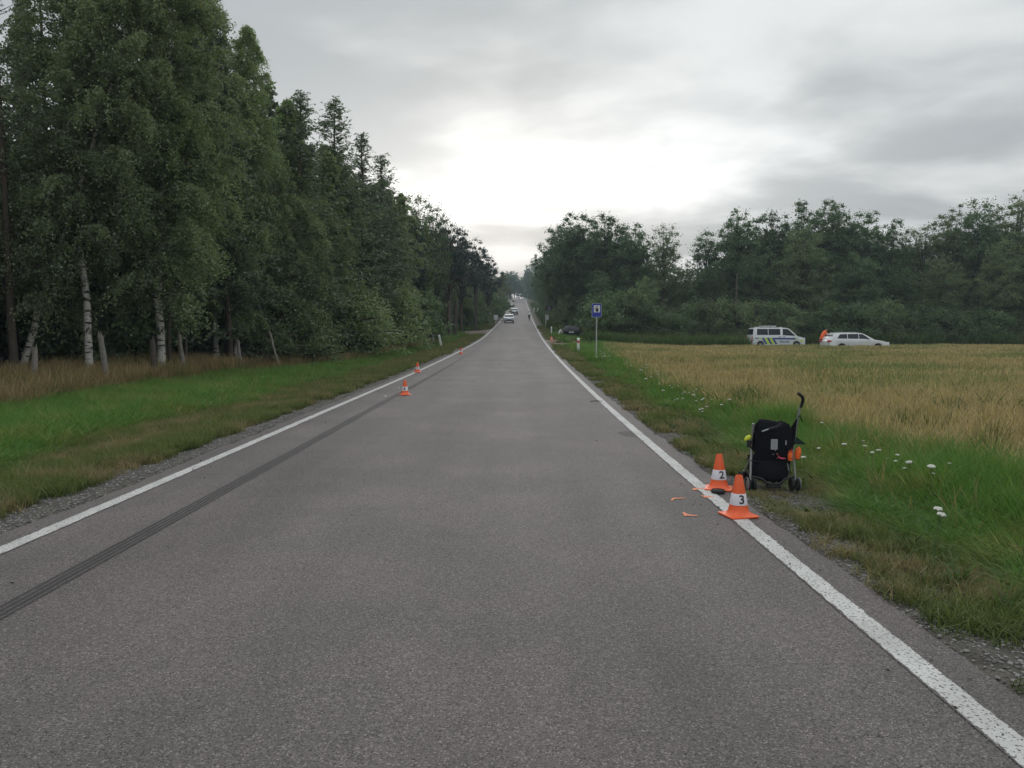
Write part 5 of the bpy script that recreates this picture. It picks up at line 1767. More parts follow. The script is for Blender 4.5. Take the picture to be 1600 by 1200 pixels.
    back = padded('seat_back', -0.205, 0.192, lambda u, v: 0.29 + (ztop(u) - 0.29) * v, lambda u, v: 0.02 - 0.035 * v - 0.03 * math.sin(math.pi * u) * math.sin(math.pi * v), 0.045, 'fabric', nx=20, nz=18)
    # the folded hood lies behind the top edge
    padded('hood', -0.20, 0.19, lambda u, v: 0.61 + (ztop(u) + 0.012 - 0.61) * v, lambda u, v: 0.085 - 0.02 * v, 0.07, 'fabric', nx=14, nz=8, wig=0.02)
    padded('seat_pad', -0.19, 0.19, lambda u, v: 0.325 - 0.03 * v + 0.0 * u, lambda u, v: 0.06 + 0.26 * v, 0.03, 'fabric', nx=8, nz=8)
    MB().add([(0.188, 0.0, 0.70), (0.252, -0.02, 0.80), (0.235, 0.03, 0.50), (0.19, 0.02, 0.42), (0.192, 0.02, 0.69), (0.245, 0.0, 0.79), (0.23, 0.05, 0.50), (0.194, 0.04, 0.42)],
             [(0, 1, 2, 3), (7, 6, 5, 4), (0, 4, 5, 1), (1, 5, 6, 2), (2, 6, 7, 3), (3, 7, 4, 0)]).build('side_wing', M['fabric'], t, smooth=False)
    MB().add([(-0.20, 0.0, 0.66), (-0.228, -0.015, 0.62), (-0.222, 0.03, 0.44), (-0.20, 0.02, 0.42), (-0.198, 0.02, 0.66), (-0.226, 0.01, 0.62), (-0.22, 0.05, 0.44), (-0.198, 0.04, 0.42)],
             [(0, 1, 2, 3), (7, 6, 5, 4), (0, 4, 5, 1), (1, 5, 6, 2), (2, 6, 7, 3), (3, 7, 4, 0)]).build('side_wing', M['fabric'], t, smooth=False)
    # the strap tie at the upper right and its loose end
    tube('strap', [(0.245, -0.035, 0.80), (0.262, -0.045, 0.83), (0.278, -0.04, 0.79), (0.292, -0.035, 0.755)], 0.006, 'fabric', k=6)
    # sewn labels and press studs
    lb = MB().prism(rrect(0.072, 0.112, 0.004), -0.003, 0.0).build('sewn_label', M['tag'], back); lb.location = (-0.012, -0.055, 0.515)
    for i in range(5):
        MB().box((0, 0, 0), (0.05 - 0.006 * (i % 2), 0.0012, 0.007)).build('printed_line', M['grey'], lb).location = (0, -0.0036, 0.036 - i * 0.018)
    MB().prism(rrect(0.012, 0.048, 0.002), -0.003, 0.0).build('side_tag', M['tag'], back).location = (0.118, -0.044, 0.532)
    for px, pz in ((0.006, 0.448), (-0.012, 0.405), (0.026, 0.408), (0.036, 0.36)):
        MB().lathe([(0.0065, 0.0), (0.006, -0.003), (0.003, -0.005)], 12, axis='y').build('press_stud', M['alu'], back).location = (px, -0.046 + (0.45 - pz) * 0.2, pz)
    # basket slung under the seat, stuffed
    vs, fs = [], []
    ring = lambda hw, y0_, y1_, z: [(-hw, y0_, z), (0, y0_ - 0.015, z - 0.01), (hw, y0_, z), (hw, (y0_ + y1_) / 2, z), (hw, y1_, z), (0, y1_, z), (-hw, y1_, z), (-hw, (y0_ + y1_) / 2, z)]
    lay = [ring(0.20, 0.0, 0.36, 0.34), ring(0.20, -0.03, 0.36, 0.24), ring(0.19, -0.04, 0.36, 0.14), ring(0.14, 0.0, 0.30, 0.09)]
    for l in lay: vs += l
    for i in range(3):
        for j in range(8):
            fs.append((i * 8 + j, i * 8 + (j + 1) % 8, (i + 1) * 8 + (j + 1) % 8, (i + 1) * 8 + j))
    fs.append(tuple(range(24, 32)))
    MB().add(vs, fs).build('basket', M['fabric'], t, subsurf=2)
    # strap webs crossing on the legs
    tube('strap', [(-0.24, 0.02, 0.33), (-0.19, -0.01, 0.325), (-0.12, 0.0, 0.315)], 0.006, 'black', k=6)
    tube('strap', [(0.13, 0.0, 0.36), (0.175, -0.012, 0.27), (0.19, 0.0, 0.18)], 0.006, 'black', k=6)
    tube('locking_strut', [(0.155, 0.0, 0.30), (0.17, -0.005, 0.22)], 0.008, 'alu', k=8)
    # a flap of dark green lining hanging out on the right
    MB().add([(0.235, 0.03, 0.60), (0.345, 0.0, 0.515), (0.33, 0.01, 0.502), (0.235, 0.03, 0.505), (0.235, 0.045, 0.60), (0.345, 0.014, 0.516), (0.33, 0.024, 0.502), (0.235, 0.045, 0.505)],
             [(0, 1, 2, 3), (7, 6, 5, 4), (0, 4, 5, 1), (1, 5, 6, 2), (2, 6, 7, 3), (3, 7, 4, 0)]).build('lining_flap', M['fabric_green'], t, smooth=False, label='dark green lining corner sticking out')
    Mx = Matrix.Translation((x0, y0, z0 + 0.01)) @ Matrix.Rotation(R(0), 4, 'Z')
    W = lambda p: tuple(Mx @ Vector(p))
    # things it carries
    o = thing('orange_pouch', W((0.262, 0.0, 0.41)), R(10), 'bright orange pouch hanging at the right side of the pushchair', 'pouch')
    pb = MB()
    pb.add([(-0.025, -0.03, -0.085), (0.025, -0.03, -0.082), (0.035, -0.035, 0.0), (0.04, -0.03, 0.06), (0.02, -0.02, 0.095), (-0.015, -0.03, 0.05), (-0.03, -0.035, 0.0),
            (-0.025, 0.03, -0.085), (0.025, 0.03, -0.082), (0.035, 0.035, 0.0), (0.04, 0.03, 0.06), (0.02, 0.02, 0.095), (-0.015, 0.03, 0.05), (-0.03, 0.035, 0.0)],
           [(0, 1, 2, 6), (6, 2, 3, 5), (5, 3, 4), (13, 9, 8, 7), (12, 10, 9, 13), (11, 10, 12), (0, 7, 8, 1), (1, 8, 9, 2), (2, 9, 10, 3), (3, 10, 11, 4), (4, 11, 12, 5), (5, 12, 13, 6), (6, 13, 7, 0)])
    o.scale = (0.78, 0.78, 0.78)
    pb.build('pouch_body', M['bright_orange'], o, bevel=0.012)
    MB().prism([(-0.028, 0.0), (0.03, 0.004), (0.034, 0.012), (-0.028, 0.006)], -0.043, -0.038).build('seam', M['orange'], o)
    MB().box((0, 0, -0.09), (0.06, 0.06, 0.008)).build('dark_trim', M['black'], o, bevel=0.003)
    o = thing('orange_bag', W((0.178, -0.012, 0.385)), R(10), 'small red and orange bag tucked between pushchair seat and right tube', 'bag')
    bb = MB(); bb.ellipsoid((0, 0, 0), (0.028, 0.02, 0.055), 12, 8, jit=0.12)
    bb.build('bag_body', M['bright_orange'], o)
    MB().tube([(-0.02, -0.01, 0.03), (0.0, -0.02, 0.075), (0.02, -0.01, 0.03)], 0.005, 6).build('bag_loop', M['red'], o)
    MB().prism([(-0.03, -0.052), (0.03, -0.047), (0.03, -0.036), (-0.03, -0.042)], -0.024, -0.019).build('hem', M['orange'], o)
    o = thing('pink_toy', W((0.075, -0.04, 0.365)), R(10), 'tiny pink toy dangling at the bottom of the pushchair back', 'toy')
    MB().tube([(-0.04, 0, 0.02), (-0.02, -0.005, 0.0), (0.01, -0.006, -0.006), (0.045, 0, -0.008)], [0.008, 0.011, 0.010, 0.006], 8).build('toy_body', M['pink'], o)
    MB().tube([(-0.04, 0, 0.02), (-0.045, 0, 0.05)], 0.003, 6).build('string', M['red'], o)
    o = thing('blue_bundle', W((-0.07, 0.05, 0.235)), R(10), 'dark blue cloth bundle lying in the pushchair basket', 'cloth')
    q = MB(); q.ellipsoid((0, 0.05, 0.03), (0.13, 0.09, 0.06), 16, 10, jit=0.07)
    q.build('cloth', M['fabric_blue'], o)
    q = MB(); q.ellipsoid((0.05, 0.03, 0.065), (0.06, 0.05, 0.03), 12, 8, jit=0.1)
    q.build('fold', M['fabric_blue'], o)
    o = thing('yellow_bottle', W((-0.272, 0.0, 0.575)), R(10), 'yellow drinking bottle in a black holder on the left tube of the pushchair', 'bottle')
    MB().tube([(0.02, 0, 0.02), (-0.012, 0, 0.0), (-0.035, 0, -0.015), (-0.048, 0, -0.022)], [0.020, 0.026, 0.018, 0.006], 14).build('bottle_cap', M['lime'], o)
    MB().tube([(0.01, 0, -0.022), (0.006, 0, -0.10)], [0.027, 0.024], 14).build('holder', M['black'], o)
    MB().tube([(0.012, 0.0, -0.05), (0.05, 0.0, -0.05)], 0.008, 8).build('clamp', M['black'], o)
    return t


pushchair()

# ------------------------------------------------------------------ vehicles
def arch(cx, zc, r, n=9):
    return [(cx + r * math.cos(a), zc + r * math.sin(a)) for a in np.linspace(math.pi, 0, n)]


def wheel_at(parent, x, y, r, w, side):
    wh = MB().lathe([(r * 0.64, -w / 2), (r * 0.93, -w / 2), (r, -w * 0.3), (r, w * 0.3), (r * 0.93, w / 2), (r * 0.64, w / 2)], 28, axis='y', close=False).build('wheel', M['rubber'], parent)
    wh.location = (x, y, r)
    mb = MB().lathe([(r * 0.65, -w * 0.3), (r * 0.65, w * 0.46), (r * 0.58, w * 0.42), (r * 0.5, w * 0.2), (r * 0.2, w * 0.3), (r * 0.1, w * 0.36)], 24, axis='y')
    for k in range(5):
        a = k * 2 * math.pi / 5
        mb.tube([(r * 0.15 * math.cos(a), w * 0.3, r * 0.15 * math.sin(a)), (r * 0.6 * math.cos(a), w * 0.4, r * 0.6 * math.sin(a))], r * 0.07, 5)
    o = mb.build('rim', M['alu'], wh)
    if side < 0: o.rotation_euler = (0, 0, math.pi)
    return wh


def car(name, loc, rz, label, cat, paint, L, Wd, prof, roof, wheels, wr, group=None, belt=0.92, top_in=0.16, windows=(), wind=None, rearw=None, plate=True):
    """Side profile car facing +x: prof = hood-to-tail line below the belt, roof = glasshouse outline; both (x, z)."""
    t = thing(name, loc, rz, label, cat, group)
    hw = Wd / 2
    zb = 0.24
    low = [(0.03, zb)]
    for wx in wheels:
        low += [(wx - wr * 1.13, zb)] + arch(wx, wr * 0.98, wr * 1.13)[0:] + [(wx + wr * 1.13, zb)]
    low += [(L - 0.05, zb)]
    outline = low + prof
    bod = MB().prism(outline, -hw, hw)
    body = bod.build('body', M[paint], t, bevel=0.035, angle=40)
    ztop = max(z for _, z in roof)
    f = lambda p: hw - 0.02 - top_in * max(0.0, (p[1] - belt)) / (ztop - belt)
    MB().prism(roof, lambda p: -f(p), lambda p: f(p)).build('cabin', M[paint], t, bevel=0.03, angle=40)
    for wn in windows:
        for s in (-1, 1):
            MB().prism(wn, (lambda p: f(p) - 0.02) if s > 0 else (lambda p: -f(p) - 0.006), (lambda p: f(p) + 0.006) if s > 0 else (lambda p: -f(p) + 0.02)).build('side_window', M['glass'], t)
    def slab(p0, p1, nm, mat, wf=0.9, out=0.012, parent=t):
        (xa, za), (xb, zb_) = p0, p1
        d = Vector((xb - xa, 0, zb_ - za)); n = Vector((d.z, 0, -d.x)).normalized()
        if n.x * (xa - L / 2) < 0: n = -n
        wa, wb = f(p0) * wf, f(p1) * wf
        o = n * out
        vs = [(xa + o.x, -wa, za + o.z), (xa + o.x, wa, za + o.z), (xb + o.x, wb, zb_ + o.z), (xb + o.x, -wb, zb_ + o.z)]
        i_ = n * -0.01
        vs += [(v[0] - o.x + i_.x, v[1], v[2] - o.z + i_.z) for v in vs]
        return MB().add(vs, [(0, 1, 2, 3), (7, 6, 5, 4), (0, 4, 5, 1), (1, 5, 6, 2), (2, 6, 7, 3), (3, 7, 4, 0)]).build(nm, M[mat], parent)
    if wind: slab(*wind, 'windscreen', 'glass')
    if rearw: slab(*rearw, 'rear_window', 'glass')
    for wx in wheels:
        for s in (-1, 1):
            wheel_at(t, wx, s * (hw - 0.12), wr, 0.21, s)
    return t, f, hw


def add_front(t, L, hw, zl, zg, zp):
    """Lamps, grille, bumper intake and plate on the nose at x = L."""
    for s in (-1, 1):
        MB().prism([(s * (hw - 0.06), zl - 0.05), (s * (hw - 0.50), zl - 0.09), (s * (hw - 0.52), zl + 0.03), (s * (hw - 0.08), zl + 0.09)], L - 0.10, L + 0.012, plane='yz').build('headlight', M['lamp_glass'], t, bevel=0.01)
    MB().prism(rrect(hw * 0.9, 0.13, 0.03), L - 0.06, L + 0.015, plane='yz').build('grille', M['black'], t).location = (0, 0, zg)
    MB().prism(rrect(hw * 1.5, 0.17, 0.05), L - 0.06, L + 0.014, plane='yz').build('bumper_intake', M['black'], t).location = (0, 0, zp - 0.10)
    MB().prism(rrect(0.52, 0.115, 0.01), L - 0.02, L + 0.03, plane='yz').build('number_plate', M['sign_white'], t).location = (0, 0, zp + 0.06)


def mirrors(t, x, z, hw, paint):
    for s in (-1, 1):
        mb = MB()
        mb.box((x, s * (hw + 0.10), z), (0.11, 0.19, 0.13), (0, 0, s * 0.15))
        mb.build('wing_mirror', M[paint], t, bevel=0.03)


def estate():
    Y = 60.3
    x0 = 24.5
    prof = [(4.70, 0.42), (4.68, 0.62), (4.55, 0.76), (4.10, 0.88), (3.45, 0.97), (0.20, 1.00), (0.03, 0.86), (0.0, 0.5)]
    roof = [(3.55, 0.955), (2.75, 1.40), (2.45, 1.475), (1.5, 1.505), (0.75, 1.47), (0.42, 1.40), (0.16, 0.98)]
    win = [[(0.62, 1.05), (1.40, 1.04), (1.40, 1.40), (0.85, 1.38)], [(1.45, 1.04), (2.28, 1.03), (2.28, 1.41), (1.45, 1.40)], [(2.33, 1.03), (3.18, 1.01), (2.66, 1.37), (2.33, 1.41)]]
    z = ground_at(x0 + 2.3, Y)
    t, f, hw = car('estate_car', (x0, Y, z + 0.02), R(1.0), 'white estate car parked behind the crop with a person at its tail', 'car', 'car_white', 4.70, 1.84, prof, roof, (0.98, 3.80), 0.325, belt=0.96,
                   windows=win, wind=((3.42, 1.03), (2.80, 1.39)), rearw=((0.22, 1.03), (0.40, 1.37)))
    add_front(t, 4.69, hw, 0.70, 0.60, 0.42)
    mirrors(t, 3.05, 1.05, hw, 'car_white')
    for s in (-1, 1):
        MB().box((0.05, s * (hw - 0.17), 0.86), (0.22, 0.36, 0.14)).build('tail_light', M['red'], t, bevel=0.02)
        MB().tube([(0.7, s * 0.62, 1.51), (1.5, s * 0.64, 1.535), (2.4, s * 0.62, 1.505)], 0.018, 6).build('roof_rail', M['alu'], t)
        for xx in (1.55, 2.45):
            MB().box((xx, s * (hw + 0.008), 0.90), (0.2, 0.02, 0.03)).build('door_handle', M['car_white'], t)
    MB().prism([(2.28, 0), (2.42, 0), (2.36, 0.09), (2.32, 0.09)], -0.015, 0.015).build('roof_aerial', M['steel'], t).location = (0, 0, 1.48)
    MB().box((2.35, 0, 0.24), (2.1, 1.86, 0.07)).build('sill', M['black'], t)


def van():
    Y = 72.95
    x0 = 22.5
    z = ground_at(x0 + 2.6, Y)
    L, hw = 5.28, 0.95
    prof = [(5.28, 0.45), (5.26, 0.80), (5.16, 0.98), (4.85, 1.08), (4.42, 1.17), (0.06, 1.20), (0.0, 1.0), (0.0, 0.4)]
    roof = [(4.50, 1.15), (3.72, 1.83), (3.50, 1.92), (2.8, 1.965), (1.2, 1.97), (0.40, 1.955), (0.17, 1.90), (0.04, 1.19)]
    win = [[(0.45, 1.27), (1.55, 1.27), (1.55, 1.84), (0.47, 1.84)], [(1.60, 1.27), (2.78, 1.27), (2.78, 1.84), (1.60, 1.84)], [(3.02, 1.24), (4.28, 1.19), (3.62, 1.78), (3.46, 1.84), (3.02, 1.84)]]
    t, f, hw = car('police_van', (x0, Y, z + 0.02), R(0.8), 'white police van with blue stripe and lime chevrons parked behind the crop', 'van', 'car_white', L, 1.9, prof, roof, (0.82, 4.42), 0.34, belt=1.18,
                   top_in=0.14, windows=win, wind=((4.40, 1.24), (3.76, 1.79)), rearw=((0.06, 1.3), (0.16, 1.82)))
    t.scale = (0.943, 1, 1)
    add_front(t, 5.27, hw, 0.92, 0.82, 0.5)
    mirrors(t, 4.05, 1.28, hw, 'black')
    y = -hw - 0.004
    def decal(pts, mat, nm, lift=0.0):
        MB().prism(pts, y - lift - 0.003, y - lift + 0.001).build(nm, M[mat], t, smooth=False)
    decal([(2.22, 0.86), (4.28, 0.84), (4.28, 0.99), (2.12, 1.01)], 'police_blue', 'blue_stripe')
    decal([(0.25, 0.93), (0.62, 0.93), (0.62, 1.01), (0.25, 1.01)], 'police_blue', 'blue_stripe')
    for k in range(3):
        xa = 0.66 + k * 0.50
        decal([(xa, 1.01), (xa + 0.26, 1.01), (xa + 0.40, 0.74), (xa + 0.62, 0.42), (xa + 0.34, 0.42), (xa + 0.14, 0.76)] if k else [(xa - 0.05, 1.01), (xa + 0.26, 1.01), (xa + 0.30, 0.93), (xa + 0.05, 0.90)], 'police_lime', 'lime_chevron')
        decal([(xa + 0.28, 1.01), (xa + 0.48, 1.01), (xa + 0.62, 0.74), (xa + 0.84, 0.42), (xa + 0.64, 0.42), (xa + 0.42, 0.74)], 'police_blue', 'blue_chevron')
    decal([(4.20, 1.0), (4.48, 1.0), (4.44, 0.86), (4.20, 0.86)], 'police_lime', 'lime_patch')
    decal([(4.72, 0.80), (5.1, 0.80), (5.0, 0.60), (4.78, 0.68)], 'police_lime', 'lime_patch')
    me = text_mesh('POLICIE', 0.27)
    for v in me.vertices:
        v.co = (v.co.x, y - 0.0035, v.co.y)
    me.materials.append(M['police_blue'])
    mesh_obj('lettering', me, t).location = (3.2, 0, 0.62)
    MB().box((1.8, 0, 2.02), (0.5, 1.3, 0.02)).build('light_bar_base', M['black'], t)
    MB().prism(rrect(1.30, 0.09, 0.04), -0.62, 0.62).build('light_bar', M['lamp_glass'], t, bevel=0.02).location = (1.8, 0, 2.085)
    MB().prism(rrect(0.42, 0.06, 0.02), -0.2, 0.2).build('roof_vent', M['steel'], t).location = (0.75, 0, 2.0)
    MB().prism([(3.05, 0), (3.4, 0), (3.3, 0.07), (3.2, 0.07)], -0.05, 0.05).build('roof_aerial', M['steel'], t).location = (-0.1, 0, 1.955)
    for s in (-1, 1):
        MB().box((-0.005, s * (hw - 0.10), 0.85), (0.05, 0.16, 0.55)).build('tail_light', M['red'], t, bevel=0.01)
        for xx in (2.72, 3.14):
            MB().box((xx, s * (hw + 0.012), 1.10), (0.2, 0.03, 0.05)).build('door_handle', M['black'], t)
    for xx in (2.86, 4.10):
        MB().box((xx, -hw - 0.002, 0.72), (0.012, 0.004, 0.8)).build('door_seam', M['black'], t)
    MB().box((2.6, 0, 0.26), (2.6, 1.92, 0.08)).build('sill', M['black'], t)


def saloon(px, py, Y, label, paint, hgt=1.45, rz=-90, group=None, tail=False):
    L, Wd = 4.3, 1.78
    prof = [(4.30, 0.40), (4.27, 0.62), (4.10, 0.74), (3.25, 0.92), (0.18, 0.97), (0.03, 0.85), (0.0, 0.45)]
    roof = [(3.35, 0.90), (2.55, 1.36), (2.2, 1.44), (1.2, 1.45), (0.55, 1.34), (0.12, 0.95)]
    roof = [(x, 0.9 + (z - 0.9) * (hgt - 0.9) / 0.55) for x, z in roof]
    win = [[(0.65, 1.02), (1.65, 1.0), (1.65, 1.32), (0.85, 1.28)], [(1.72, 1.0), (2.88, 0.98), (2.42, 1.30), (1.72, 1.33)]]
    s = at_depth(px, Y) - float(road_x(Y))
    z = float(road_z(Y)) if abs(s) < 3.3 else ground_at(at_depth(px, Y), Y)
    a = R(rz)
    # local +x is the nose; centre the car on its spot
    ox, oy = -math.cos(a) * L / 2, -math.sin(a) * L / 2
    t, f, hw = car('oncoming_car' if not tail else 'parked_car', (at_depth(px, Y) + ox, Y + oy, z + 0.02), a, label, 'car', paint, L, Wd, prof, roof, (0.85, 3.45), 0.31, group=group, belt=0.93, windows=win,
                   wind=((3.22, 0.97), (2.60, 1.33)), rearw=((0.18, 1.0), (0.52, 1.30)))
    add_front(t, 4.29, hw, 0.70, 0.58, 0.40)
    mirrors(t, 2.75, 0.98, hw, paint)
    if tail:
        t.name = 'parked_car'
    for sd in (-1, 1):
        MB().box((0.03, sd * (hw - 0.2), 0.80), (0.1, 0.34, 0.14)).build('tail_light', M['black' if tail else 'red'], t)
    return t
    return t


estate()
van()
saloon(795.5, 502, 136, 'white oncoming car in the left lane, nearest on the hill', 'car_white', group='cars on the climbing road')
saloon(803.8, 488, 186, 'silver oncoming car following the white one up the hill', 'car_silver', group='cars on the climbing road')
c = saloon(894.5, 522, 84.5, 'dark car standing in the grass under the trees beyond the petrol sign', 'car_dark', rz=82, tail=True, hgt=1.38)
MB().prism(rrect(0.52, 0.12, 0.01), -0.035, 0.0, plane='yz').build('number_plate', M['sign_white'], c).location = (0, 0, 0.70)
# far up: a white vehicle at the crest
def crest_van():
    Y = 436.0
    X = float(road_x(Y)) - 1.2
    t = thing('delivery_van', (X, Y, float(road_z(Y))), R(-90), 'tiny white van coming over the hilltop', 'van')
    MB().prism([(0, 0.4), (4.9, 0.4), (5.0, 0.9), (4.6, 1.3), (3.9, 2.3), (0.05, 2.45)], -0.98, 0.98).build('body', M['car_white'], t, bevel=0.05)
    MB().prism([(4.62, 1.33), (3.98, 2.22), (4.02, 2.25), (4.66, 1.36)], -0.85, 0.85).build('windscreen', M['glass'], t)
    for wx in (0.9, 4.0):
        for s in (-1, 1):
            wheel_at(t, wx, s * 0.86, 0.33, 0.22, s)


crest_van()

# ------------------------------------------------------------------ people
def skin_body(name, joints, bones, mat, parent, root='pelvis', sub=1):
    """One continuous figure: joints {name: (pos, radius)}, bones [(a, b)]."""
    keys = list(joints)
    me = bpy.data.meshes.new(name)
    me.from_pydata([joints[k][0] for k in keys], [(keys.index(a), keys.index(b)) for a, b in bones], [])
    me.materials.append(mat)
    o = mesh_obj(name, me, parent)
    o.modifiers.new('skin', 'SKIN')
    for i, k in enumerate(keys):
        r = joints[k][1]
        me.skin_vertices[0].data[i].radius = (r, r) if isinstance(r, (int, float)) else r
        me.skin_vertices[0].data[i].use_root = (k == root)
    md = o.modifiers.new('subdivision', 'SUBSURF')
    md.levels = md.render_levels = sub
    return o


def fingers(J, B, wrist, hand_dir, side_dir, k):
    """Palm and five fingers grown from a wrist joint; names keyed with k."""
    w = Vector(J[wrist][0]); d = Vector(hand_dir).normalized(); s = Vector(side_dir).normalized()
    n = d.cross(s)
    J[k + 'palm'] = (tuple(w + d * 0.06), (0.034, 0.018)); B.append((wrist, k + 'palm'))
    for i, (off, ln) in enumerate(((-0.03, 0.070), (-0.01, 0.080), (0.01, 0.075), (0.03, 0.058))):
        a = w + d * 0.10 + s * off
        J[f'{k}f{i}a'] = (tuple(a), 0.010); J[f'{k}f{i}b'] = (tuple(a + d * ln * 0.5 + n * 0.01), 0.009); J[f'{k}f{i}c'] = (tuple(a + d * ln * 0.8 + n * 0.035), 0.007)
        B += [(k + 'palm', f'{k}f{i}a'), (f'{k}f{i}a', f'{k}f{i}b'), (f'{k}f{i}b', f'{k}f{i}c')]
    a = w + d * 0.045 - s * 0.04
    J[k + 'ta'] = (tuple(a), 0.011); J[k + 'tb'] = (tuple(a + d * 0.04 - s * 0.015 + n * 0.02), 0.008)
    B += [(k + 'palm', k + 'ta'), (k + 'ta', k + 'tb')]


def head(parent, c, facing, tilt=0.0, hair='hair', helmet=None, sc=1.0):
    h = thing('head', c)
    C.objects.unlink(h); bpy.data.objects.remove(h)
    mb = MB()
    mb.ellipsoid((0, 0, 0), (0.076, 0.097, 0.112), 16, 12)
    mb.ellipsoid((0, 0.055, -0.055), (0.052, 0.045, 0.052), 12, 8)
    mb.ellipsoid((0, 0.105, -0.012), (0.013, 0.022, 0.024), 8, 6)
    for s in (-1, 1): mb.ellipsoid((s * 0.078, -0.005, -0.01), (0.010, 0.02, 0.032), 8, 6)
    mb.tube([(0, -0.015, -0.06), (0, -0.03, -0.17)], [0.052, 0.056], 12)
    o = mb.build('head', M['skin'], parent)
    o.location = c
    o.rotation_euler = (tilt, 0, facing)
    for s in (-1, 1):
        e = MB(); e.ellipsoid((s * 0.032, 0.088, 0.008), (0.012, 0.008, 0.008), 8, 6); e.build('eye', M['ink'], o)
    MB().box((0, 0.098, -0.062), (0.042, 0.008, 0.009)).build('mouth', M['pink'], o, bevel=0.003)
    hm = MB()
    if helmet:
        hm.ellipsoid((0, -0.008, 0.04), (0.092, 0.125, 0.088), 16, 10)
    else:
        hm.ellipsoid((0, -0.02, 0.022), (0.082, 0.098, 0.104), 16, 10)
    hm.build('helmet' if helmet else 'hair', M[helmet or hair], o)
    return o


def estate_person():
    """Standing behind the estate's tail, bent forward over the boot."""
    Y = 61.35
    X = 24.75
    t = thing('person', (X, Y, ground_at(X, Y)), R(-80), 'person in a bright orange jacket leaning over the tail of the white estate car', 'person')
    t.scale = (0.96, 0.90, 1.03)
    J, B = {}, []
    J['pelvis'] = ((0, -0.12, 0.98), (0.165, 0.125)); J['waist'] = ((0, -0.02, 1.19), (0.18, 0.15)); J['chest'] = ((0, 0.12, 1.43), (0.22, 0.18)); J['neck'] = ((0, 0.24, 1.58), 0.09)
    B += [('pelvis', 'waist'), ('waist', 'chest'), ('chest', 'neck')]
    J['neck_top'] = ((0, 0.30, 1.63), 0.055); B.append(('neck', 'neck_top'))
    for s, k in ((-1, 'l'), (1, 'r')):
        J[k + 'sh'] = ((s * 0.2, 0.18, 1.49), 0.10); J[k + 'el'] = ((s * 0.27, 0.36, 1.26), 0.07); J[k + 'wr'] = ((s * 0.2, 0.62, 1.10), 0.04)
        J[k + 'hip'] = ((s * 0.1, -0.11, 0.90), 0.11); J[k + 'kn'] = ((s * 0.11, -0.04, 0.50), 0.075); J[k + 'an'] = ((s * 0.12, -0.10, 0.09), 0.05); J[k + 'toe'] = ((s * 0.13, 0.08, 0.045), 0.045)
        B += [('chest', k + 'sh'), (k + 'sh', k + 'el'), (k + 'el', k + 'wr'), ('pelvis', k + 'hip'), (k + 'hip', k + 'kn'), (k + 'kn', k + 'an'), (k + 'an', k + 'toe')]
        fingers(J, B, k + 'wr', (0, 0.9, -0.3), (s, 0, 0), k)
    skin_body('body', J, B, M['jacket_orange'], t)
    lj, lb = {}, []
    for n in ('pelvis', 'lhip', 'rhip', 'lkn', 'rkn', 'lan', 'ran'):
        p, r = J[n]; r = r if isinstance(r, float) else r[0]
        lj[n] = (p, r + 0.014)
    lb = [('pelvis', 'lhip'), ('lhip', 'lkn'), ('lkn', 'lan'), ('pelvis', 'rhip'), ('rhip', 'rkn'), ('rkn', 'ran')]
    skin_body('trousers', lj, lb, M['trousers'], t)
    head(t, (0, 0.36, 1.72), 0.0, R(-30))


